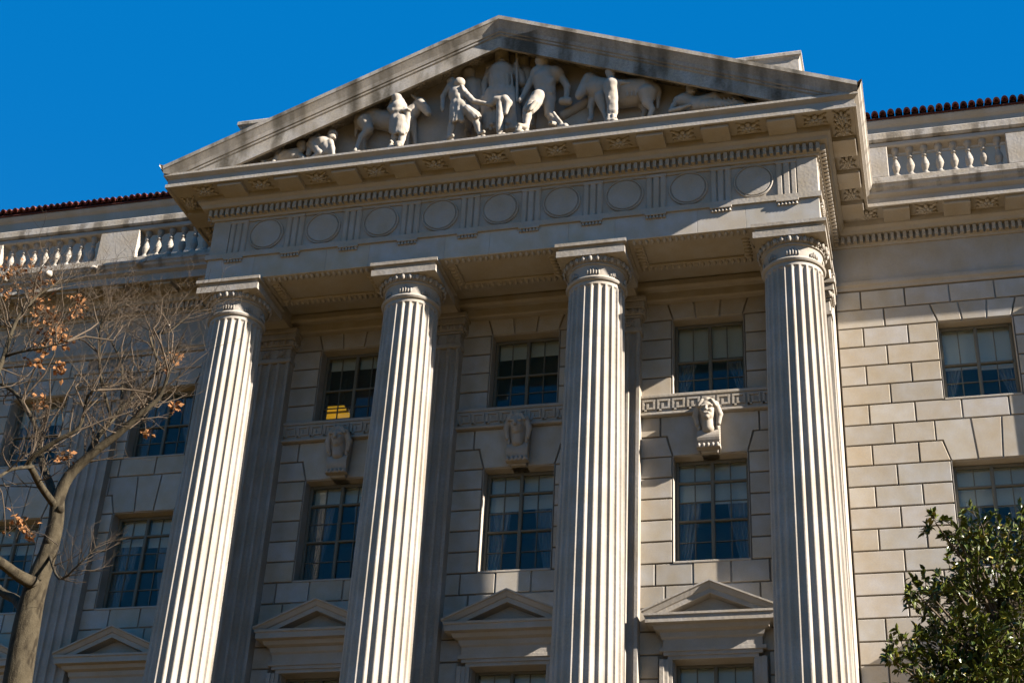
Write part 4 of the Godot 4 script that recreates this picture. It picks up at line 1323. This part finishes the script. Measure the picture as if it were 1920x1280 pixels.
func grow(b: MB, at: Vector3, dir: Vector3, length: float, rad: float, level: int, r: RandomNumberGenerator) -> void:
	var pts := [at]
	var rads := [rad]
	var d := dir.normalized()
	var n := 4 if level > 0 else 3
	var p := at
	for i in n:
		d = (d + Vector3(r.randf_range(-1, 1), r.randf_range(-0.55, 0.95), r.randf_range(-1, 1)) * 0.3).normalized()
		p += d * length / n
		pts.append(p)
		rads.append(lerpf(rad, rad * 0.45, float(i + 1) / n))
	b.tube(pts, rads, 5 if level > 1 else 3, false)
	if level == 0:
		twig_tips.append([p, d])
		return
	var kids := r.randi_range(3, 5)
	for k in kids:
		var i := r.randi_range(1, n)
		var side := Vector3(r.randf_range(-1, 1), r.randf_range(-0.35, 1.0), r.randf_range(-1, 1)).normalized()
		var nd := (d * 0.75 + side * 0.95).normalized()
		grow(b, pts[i], nd, length * r.randf_range(0.45, 0.75), maxf(rads[i] * 0.55, 0.0018), level - 1, r)


func nearest(list: Array, p: Vector3) -> Vector3:
	var best: Vector3 = list[0]
	for q in list:
		if q.distance_squared_to(p) < best.distance_squared_to(p): best = q
	return best


func bare_tree() -> void:
	var r := RandomNumberGenerator.new()
	r.seed = 20
	var base := away(35, 1280, 14.0)
	base.y = 0.0
	var t := group("bare_tree", self, base)
	tag(t, "leafless tree with a forked grey trunk and a few dry orange leaves", "tree")
	var D := 14.0
	var trunk := limb_points([[10, 1420, D, 0.1411], [30, 1290, D, 0.1254], [48, 1180, D, 0.1191], [66, 1100, D, 0.1035], [88, 1040, D, 0.0815], [103, 985, D, 0.0722], [107, 940, D, 0.0659]])
	var tp: Array = [Vector3(base.x, -0.2, base.z), base.lerp(trunk[0][0], 0.5)]
	var tr: Array = [0.30, 0.1568]
	tp.append_array(trunk[0])
	tr.append_array(trunk[1])
	var limbs := [
		[[105, 945, D, 0.0627], [128, 893, D, 0.0534], [175, 848, D - 0.1, 0.0426], [222, 812, D - 0.2, 0.0364], [262, 776, D - 0.3, 0.0283], [300, 742, D - 0.35, 0.0188], [318, 690, D - 0.4, 0.0160]],
		[[160, 862, D, 0.0313], [185, 815, D + 0.15, 0.0283], [235, 758, D + 0.25, 0.0251], [270, 718, D + 0.3, 0.0201], [296, 688, D + 0.3, 0.0163], [282, 632, D + 0.4, 0.0128], [315, 622, D + 0.4, 0.0096], [352, 592, D + 0.5, 0.0064]],
		[[104, 950, D, 0.0376], [78, 915, D - 0.2, 0.0326], [62, 885, D - 0.35, 0.0301], [55, 862, D - 0.45, 0.0263], [105, 826, D - 0.6, 0.0213], [148, 800, D - 0.7, 0.0163], [162, 748, D - 0.8, 0.0128], [174, 732, D - 0.9, 0.0080]],
		[[106, 945, D, 0.0439], [92, 905, D + 0.3, 0.0389], [78, 868, D + 0.5, 0.0345], [66, 800, D + 0.8, 0.0251], [30, 740, D + 1.0, 0.0188], [0, 720, D + 1.1, 0.0160]],
		[[70, 1095, D, 0.0627], [45, 1085, D - 0.2, 0.0564], [15, 1065, D - 0.4, 0.0471], [-30, 1020, D - 0.6, 0.0376], [-50, 900, D - 0.6, 0.0283]],
		[[52, 1160, D, 0.0534], [30, 1125, D + 0.3, 0.0439], [0, 1108, D + 0.5, 0.0376], [-40, 1060, D + 0.8, 0.0313]],
		[[-45, 940, D - 0.6, 0.0313], [-25, 760, D - 0.5, 0.0263], [5, 672, D - 0.4, 0.0226], [28, 605, D - 0.3, 0.0176], [48, 578, D - 0.25, 0.0138], [78, 548, D - 0.2, 0.0112], [118, 528, D - 0.2, 0.0064]],
		[[8, 668, D - 0.4, 0.0160], [35, 660, D - 0.5, 0.0128], [80, 652, D - 0.6, 0.0088], [125, 640, D - 0.7, 0.0056]],
		[[208, 785, D + 0.2, 0.0150], [188, 705, D + 0.1, 0.0144], [186, 650, D, 0.0104], [192, 598, D - 0.1, 0.0072], [235, 570, D - 0.2, 0.0048]],
		[[225, 768, D + 0.25, 0.0138], [228, 690, D + 0.5, 0.0128], [208, 640, D + 0.6, 0.0096], [190, 608, D + 0.7, 0.0064]],
		[[60, 875, D - 0.4, 0.0188], [20, 880, D - 0.8, 0.0150], [-10, 900, D - 1.0, 0.0128]],
		[[90, 1035, D, 0.0160], [110, 1085, D - 0.5, 0.0112], [145, 1060, D - 0.9, 0.0064], [185, 1020, D - 1.0, 0.0032]]]
	var m := MB.new()
	m.tube(tp, tr, 14)
	for kn in [[92, 1015, 0.06], [72, 1085, 0.08], [112, 955, 0.07]]: m.ball(away(kn[0], kn[1], D - 0.06), Vector3.ONE * kn[2] * 0.55, 8, 6)
	put("trunk", m.mesh(), M.bark, t, -base)
	var tw := MB.new()
	var wood := []
	for i in limbs.size():
		var q := limb_points(limbs[i])
		wood.append_array(q[0])
		m = MB.new()
		m.tube(q[0], q[1], 9 if i < 7 else 6)
		put("branch", m.mesh(), M.bark, t, -base)
		if i in [4, 5]: continue
		var n: int = q[0].size()
		for k in range(4 if i < 8 else 2, n):
			var d: Vector3 = (q[0][mini(k + 1, n - 1)] - q[0][k - 1]).normalized()
			var cnt := 2 if i in [0, 1, 6, 7, 8, 9] else 1
			if i == 11: cnt = 2
			for c in cnt:
				if r.randf() < 0.25: continue
				var side := Vector3(r.randf_range(-1, 1), r.randf_range(-0.3, 1.1), r.randf_range(-1, 1)).normalized()
				var late := float(k) / n
				var len := r.randf_range(0.25, 0.55) * (1.0 if i != 11 else 0.7)
				grow(tw, q[0][k], d * 0.6 + side, len, clampf(q[1][k] * 0.5, 0.004, 0.008), 2 if late > 0.35 and i != 11 else 1, r)
	# fine top growth
	for k in 18:
		var u := r.randf_range(-10, 330)
		var v := r.randf_range(585, 760) + maxf(0, u - 250) * 0.3
		var p := away(u, v, D + r.randf_range(-0.9, 0.9))
		var near := nearest(wood, p - Vector3(0, 0.25, 0))
		tw.tube([near, near.lerp(p, 0.5) + Vector3(r.randf_range(-0.06, 0.06), 0.05, r.randf_range(-0.06, 0.06)), p], [0.011, 0.009, 0.007], 5, false)
		grow(tw, p, Vector3(r.randf_range(-0.6, 0.9), 0.9, r.randf_range(-0.6, 0.6)), r.randf_range(0.28, 0.5), 0.007, 2, r)
	# dry leaves that still hang on
	var lf := MB.new()
	var clusters := [[15, 510, 26, 14], [75, 525, 26, 16], [60, 560, 34, 16], [85, 585, 30, 18], [105, 612, 26, 26], [108, 632, 20, 22], [145, 578, 18, 14], [82, 650, 18, 10], [110, 690, 16, 10], [125, 640, 14, 6], [80, 752, 16, 8], [65, 680, 22, 8], [318, 668, 10, 9], [308, 690, 7, 7], [335, 668, 8, 7], [326, 762, 10, 9], [272, 810, 7, 6], [30, 985, 26, 12], [55, 995, 18, 10], [120, 855, 20, 8], [10, 545, 20, 8], [40, 500, 20, 8], [150, 560, 12, 8]]
	var tips := []
	for tt in twig_tips: tips.append(tt[0])
	for c in clusters:
		var heart := away(c[0], c[1], D)
		var stem := nearest(tips, heart)
		tw.tube([stem, stem.lerp(heart, 0.5) + Vector3(0, 0.03, 0), heart], [0.004, 0.0035, 0.003], 4, false)
		for k in int(c[3] * 2.2):
			var dist := D + r.randf_range(-0.16, 0.16)
			var p := away(c[0] + r.randfn(0, c[2] * 0.5), c[1] + r.randfn(0, c[2] * 0.5), dist)
			tw.tube([heart.lerp(p, 0.1), p], [0.002, 0.0014], 3, false)
			leaf(lf, p, r, r.randf_range(0.026, 0.045), 0.6)
	var o := put("twigs", tw.mesh(), M.twig, t, -base)
	o.set_meta("kind", "stuff")
	o = put("dry_leaves", lf.mesh(), M.dead, t, -base)
	o.set_meta("kind", "stuff")


func leaf(b: MB, p: Vector3, r: RandomNumberGenerator, s: float, wide: float) -> void:
	var d := Vector3(r.randf_range(-1, 1), r.randf_range(-1.0, 0.6), r.randf_range(-1, 1)).normalized()
	var w := d.cross(Vector3(r.randf_range(-1, 1), r.randf_range(-1, 1), r.randf_range(-1, 1))).normalized() * s * wide
	var up := d.cross(w).normalized() * s * 0.25
	b.quad(p, p + d * s * 0.7 + w + up, p + d * s * 1.6, p + d * s * 0.8)
	b.quad(p, p + d * s * 0.8, p + d * s * 1.6, p + d * s * 0.7 - w + up)


func evergreen() -> void:
	var r := RandomNumberGenerator.new()
	r.seed = 8
	var D := 15.5
	var base := away(1895, 1280, D)
	base.y = 0
	var t := group("evergreen_tree", self, base)
	tag(t, "dense evergreen tree with glossy dark green leaves in front of the stone wall", "tree")
	var m := MB.new()
	m.tube([Vector3(0, -0.2, 0), Vector3(0.03, 2, 0), Vector3(-0.05, 4, 0.03), Vector3(0.02, 6, 0), Vector3(0, 7.6, 0)], [0.2, 0.17, 0.14, 0.09, 0.03], 10)
	put("trunk", m.mesh(), M.bark, t)
	# sprays: [u, v, distance offset, radius]
	var sprays := []
	for s in [[1870, 1060, 0, 0.42], [1815, 1010, -0.2, 0.22], [1755, 980, -0.3, 0.13], [1790, 1000, -0.25, 0.15], [1842, 985, 0.1, 0.2], [1905, 1050, 0.3, 0.4], [1820, 1075, 0, 0.28], [1775, 1080, -0.3, 0.2], [1745, 1115, -0.2, 0.2], [1715, 1108, -0.3, 0.09], [1765, 1140, 0.1, 0.28], [1830, 1140, 0.0, 0.45], [1900, 1140, 0, 0.5], [1800, 1200, -0.2, 0.35], [1745, 1215, -0.1, 0.22], [1700, 1225, -0.2, 0.16], [1668, 1232, -0.25, 0.08], [1715, 1262, -0.2, 0.16], [1770, 1270, 0, 0.32], [1850, 1230, -0.3, 0.5], [1915, 1240, -0.2, 0.5], [1820, 1290, -0.2, 0.45], [1730, 1300, -0.1, 0.3], [1880, 1300, 0, 0.6], [1935, 1000, 0.3, 0.3], [1800, 1350, 0, 0.6], [1900, 1380, 0, 0.7], [1760, 1340, 0.1, 0.35]]:
		sprays.append([away(s[0], s[1], D + s[2] - (1900.0 - s[0]) / 240.0 * 0.9), s[3]])
	for k in 6:                                                       # the rest of the crown, below and behind the view
		var a := r.randf() * TAU
		var rr := r.randf_range(0.4, 1.9)
		sprays.append([base + Vector3(cos(a) * rr, r.randf_range(2.2, 4.8), sin(a) * rr), r.randf_range(0.4, 0.6)])
	var v := PackedVector3Array()
	var n := PackedVector3Array()
	var cols := PackedColorArray()
	var br := MB.new()
	var shoot_from := Vector3.ZERO
	var shoot_dir := Vector3.UP
	var shoot_len := 0.1
	for s in sprays:
		var c: Vector3 = s[0]
		var rad: float = s[1]
		var root := Vector3(base.x, maxf(1.5, c.y - 0.9), base.z)
		br.tube([root - base, root.lerp(c, 0.5) - base + Vector3(0, 0.12, 0), c - base], [0.024, 0.016, 0.007], 6)
		var shoots := maxi(6, int(rad * rad * 230.0))
		for k in shoots * 13:
			if k % 13 == 0:
				var out := Vector3(r.randfn(), r.randfn() + 0.35, r.randfn()).normalized()
				shoot_from = c + out * rad * r.randf_range(0.0, 0.55)
				shoot_dir = (out + Vector3(r.randfn(), r.randfn() + 0.5, r.randfn()) * 0.45).normalized()
				shoot_len = minf(rad, 0.36) * r.randf_range(0.55, 1.0)
				br.tube([shoot_from - base, shoot_from + shoot_dir * shoot_len - base], [0.005, 0.0025], 4, false)
			var p: Vector3 = shoot_from + shoot_dir * shoot_len * (0.2 + 0.85 * (k % 13) / 12.0)
			var d: Vector3 = (shoot_dir * 0.6 + Vector3(r.randfn(), r.randfn() + 0.15, r.randfn()) * 0.6).normalized()
			var sz := r.randf_range(0.033, 0.056)
			var w: Vector3 = d.cross(Vector3(r.randfn() * 0.5, 1.0, r.randfn() * 0.5)).normalized()
			var up := w.cross(d).normalized()
			var tint := r.randf()
			var col := Color(0.018, 0.029, 0.005).lerp(Color(0.078, 0.088, 0.012), tint)
			if r.randf() < 0.07: col = Color(0.2, 0.16, 0.035)
			var p0 := p
			var p1 := p + d * sz * 0.55 + w * sz * 0.42 + up * sz * 0.12
			var p2 := p + d * sz * 1.2 + w * sz * 0.3 + up * sz * 0.1
			var p3 := p + d * sz * 1.8 - up * sz * 0.12
			var p4 := p + d * sz * 1.2 - w * sz * 0.3 + up * sz * 0.1
			var p5 := p + d * sz * 0.55 - w * sz * 0.42 + up * sz * 0.12
			var pm := p + d * sz * 0.9
			for tr in [[p0, p1, pm], [p1, p2, pm], [p2, p3, pm], [p3, p4, pm], [p4, p5, pm], [p5, p0, pm]]:
				var nn: Vector3 = (tr[1] - tr[0]).cross(tr[2] - tr[0]).normalized()
				var order := [0, 2, 1]
				if nn.dot(up) < 0:
					nn = -nn
					order = [0, 1, 2]
				for q in order:
					v.append(tr[q] - base)
					n.append(nn)
					cols.append(col)
	put("branches", br.mesh(), M.twig, t)
	var am := ArrayMesh.new()
	var a := []
	a.resize(Mesh.ARRAY_MAX)
	a[Mesh.ARRAY_VERTEX] = v
	a[Mesh.ARRAY_NORMAL] = n
	a[Mesh.ARRAY_COLOR] = cols
	am.add_surface_from_arrays(Mesh.PRIMITIVE_TRIANGLES, a)
	put("crown", am, M.leaf, t).set_meta("kind", "stuff")


# ---------------------------------------------------------------- the scene
func _ready() -> void:
	rng.seed = 4
	# camera
	cam_basis = Basis.from_euler(Vector3(0.54411, 0.28638, 0.05869), EULER_ORDER_YXZ)
	var cam := Camera3D.new()
	cam.name = "camera"
	cam.projection = Camera3D.PROJECTION_FRUSTUM
	cam.near = 0.1
	cam.far = 1500.0
	cam.size = 0.1 * 1280.0 / F
	cam.frustum_offset = Vector2(0.1 * (960.0 - PU) / F, 0.1 * (PV - 640.0) / F)
	cam.transform = Transform3D(cam_basis, cam_pos)
	add_child(cam)
	cam.current = true
	# sky
	var sky_mat := ProceduralSkyMaterial.new()
	sky_mat.sky_top_color = Color(0.0, 0.226, 0.39)
	sky_mat.sky_horizon_color = Color(0.25, 0.47, 0.60)
	sky_mat.sky_curve = 0.115
	sky_mat.ground_horizon_color = Color(0.25, 0.47, 0.60)
	sky_mat.ground_bottom_color = Color(0.2, 0.18, 0.14)
	sky_mat.sun_angle_max = 2.0
	var sky := Sky.new()
	sky.sky_material = sky_mat
	var env := Environment.new()
	env.background_mode = Environment.BG_SKY
	env.sky = sky
	env.tonemap_mode = Environment.TONE_MAPPER_LINEAR
	env.tonemap_exposure = 4.6
	env.sdfgi_enabled = true
	env.ssao_enabled = true
	env.ssil_enabled = true
	var we := WorldEnvironment.new()
	we.name = "environment"
	we.environment = env
	add_child(we)
	# sun: far round to the right, low
	var sun := DirectionalLight3D.new()
	sun.name = "sun"
	sun.light_energy = 1.6
	sun.light_color = Color(1.0, 0.96, 0.91)
	sun.light_angular_distance = 0.5
	sun.shadow_enabled = true
	var az := deg_to_rad(78.7)
	var el := deg_to_rad(27.45)
	var to_sun := Vector3(cos(el) * sin(az), sin(el), cos(el) * cos(az))
	add_child(sun)
	sun.look_at_from_position(Vector3.ZERO, -to_sun, Vector3.UP)
	make_materials()
	# ground
	var g := put("ground", box_mesh(Vector3(900, 0.4, 900)), M.ground, self, Vector3(0, -0.2, 0))
	tag(g, "dry winter lawn around the building", "ground", "", "structure")
	var pv := put("pavement", box_mesh(Vector3(70, 0.1, 11)), M.pavement, self, Vector3(7, 0.0, 9.5))
	tag(pv, "pale stone pavement in front of the portico steps", "pavement", "", "structure")
	# building
	house = group("government_building", self)
	tag(house, "pale limestone government building with a four column portico and carved pediment", "building")
	walls()
	print("walls")
	entablature()
	pediment()
	for k in 4: make_column(B * k)
	for k in 4: make_pilaster(B * k, ZP + 0.3)
	make_pilaster(-5.35, ZW + 0.25, 2.0)
	make_pilaster(19.9, ZW + 0.25, 2.0)
	windows()
	balustrades()
	attic_and_roof()
	print("building")
	# a lit ceiling lamp seen through the upper window of the left bay
	var y := 20.35
	var c0 := on_y(600, 777, y)
	var c1 := on_y(650, 769, y)
	var lamp := group("ceiling_light", self, Vector3((c0.x + c1.x) / 2, y, (c0.z + c1.z) / 2))
	tag(lamp, "yellow lit ceiling lamp of two strips behind the dark upper window", "lamp")
	var glow := StandardMaterial3D.new()
	glow.albedo_color = Color(0.6, 0.5, 0.25)
	glow.emission_enabled = true
	glow.emission = Color(1.0, 0.78, 0.2)
	glow.emission_energy_multiplier = 0.09
	for s in [-0.2, 0.2]: put("strip", box_mesh(Vector3(c1.x - c0.x, 0.05, 0.2), 0.01), glow, lamp, Vector3(0, 0, s))
	put("housing", box_mesh(Vector3(c1.x - c0.x + 0.06, 0.04, 0.68), 0.01), M.frame, lamp, Vector3(0, 0.05, 0))
	for s in [-0.25, 0.25]: put("hanger", box_mesh(Vector3(0.02, 0.9, 0.02)), M.frame, lamp, Vector3(s, 0.52, 0))
	var li := OmniLight3D.new()
	li.name = "light"
	li.light_color = Color(1.0, 0.75, 0.3)
	li.light_energy = 0.02
	li.light_size = 0.3
	li.omni_range = 8.0
	li.shadow_enabled = true
	li.position = Vector3(0, -0.25, 0)
	lamp.add_child(li)
	figures()
	print("figures")
	bare_tree()
	evergreen()
	print("trees")
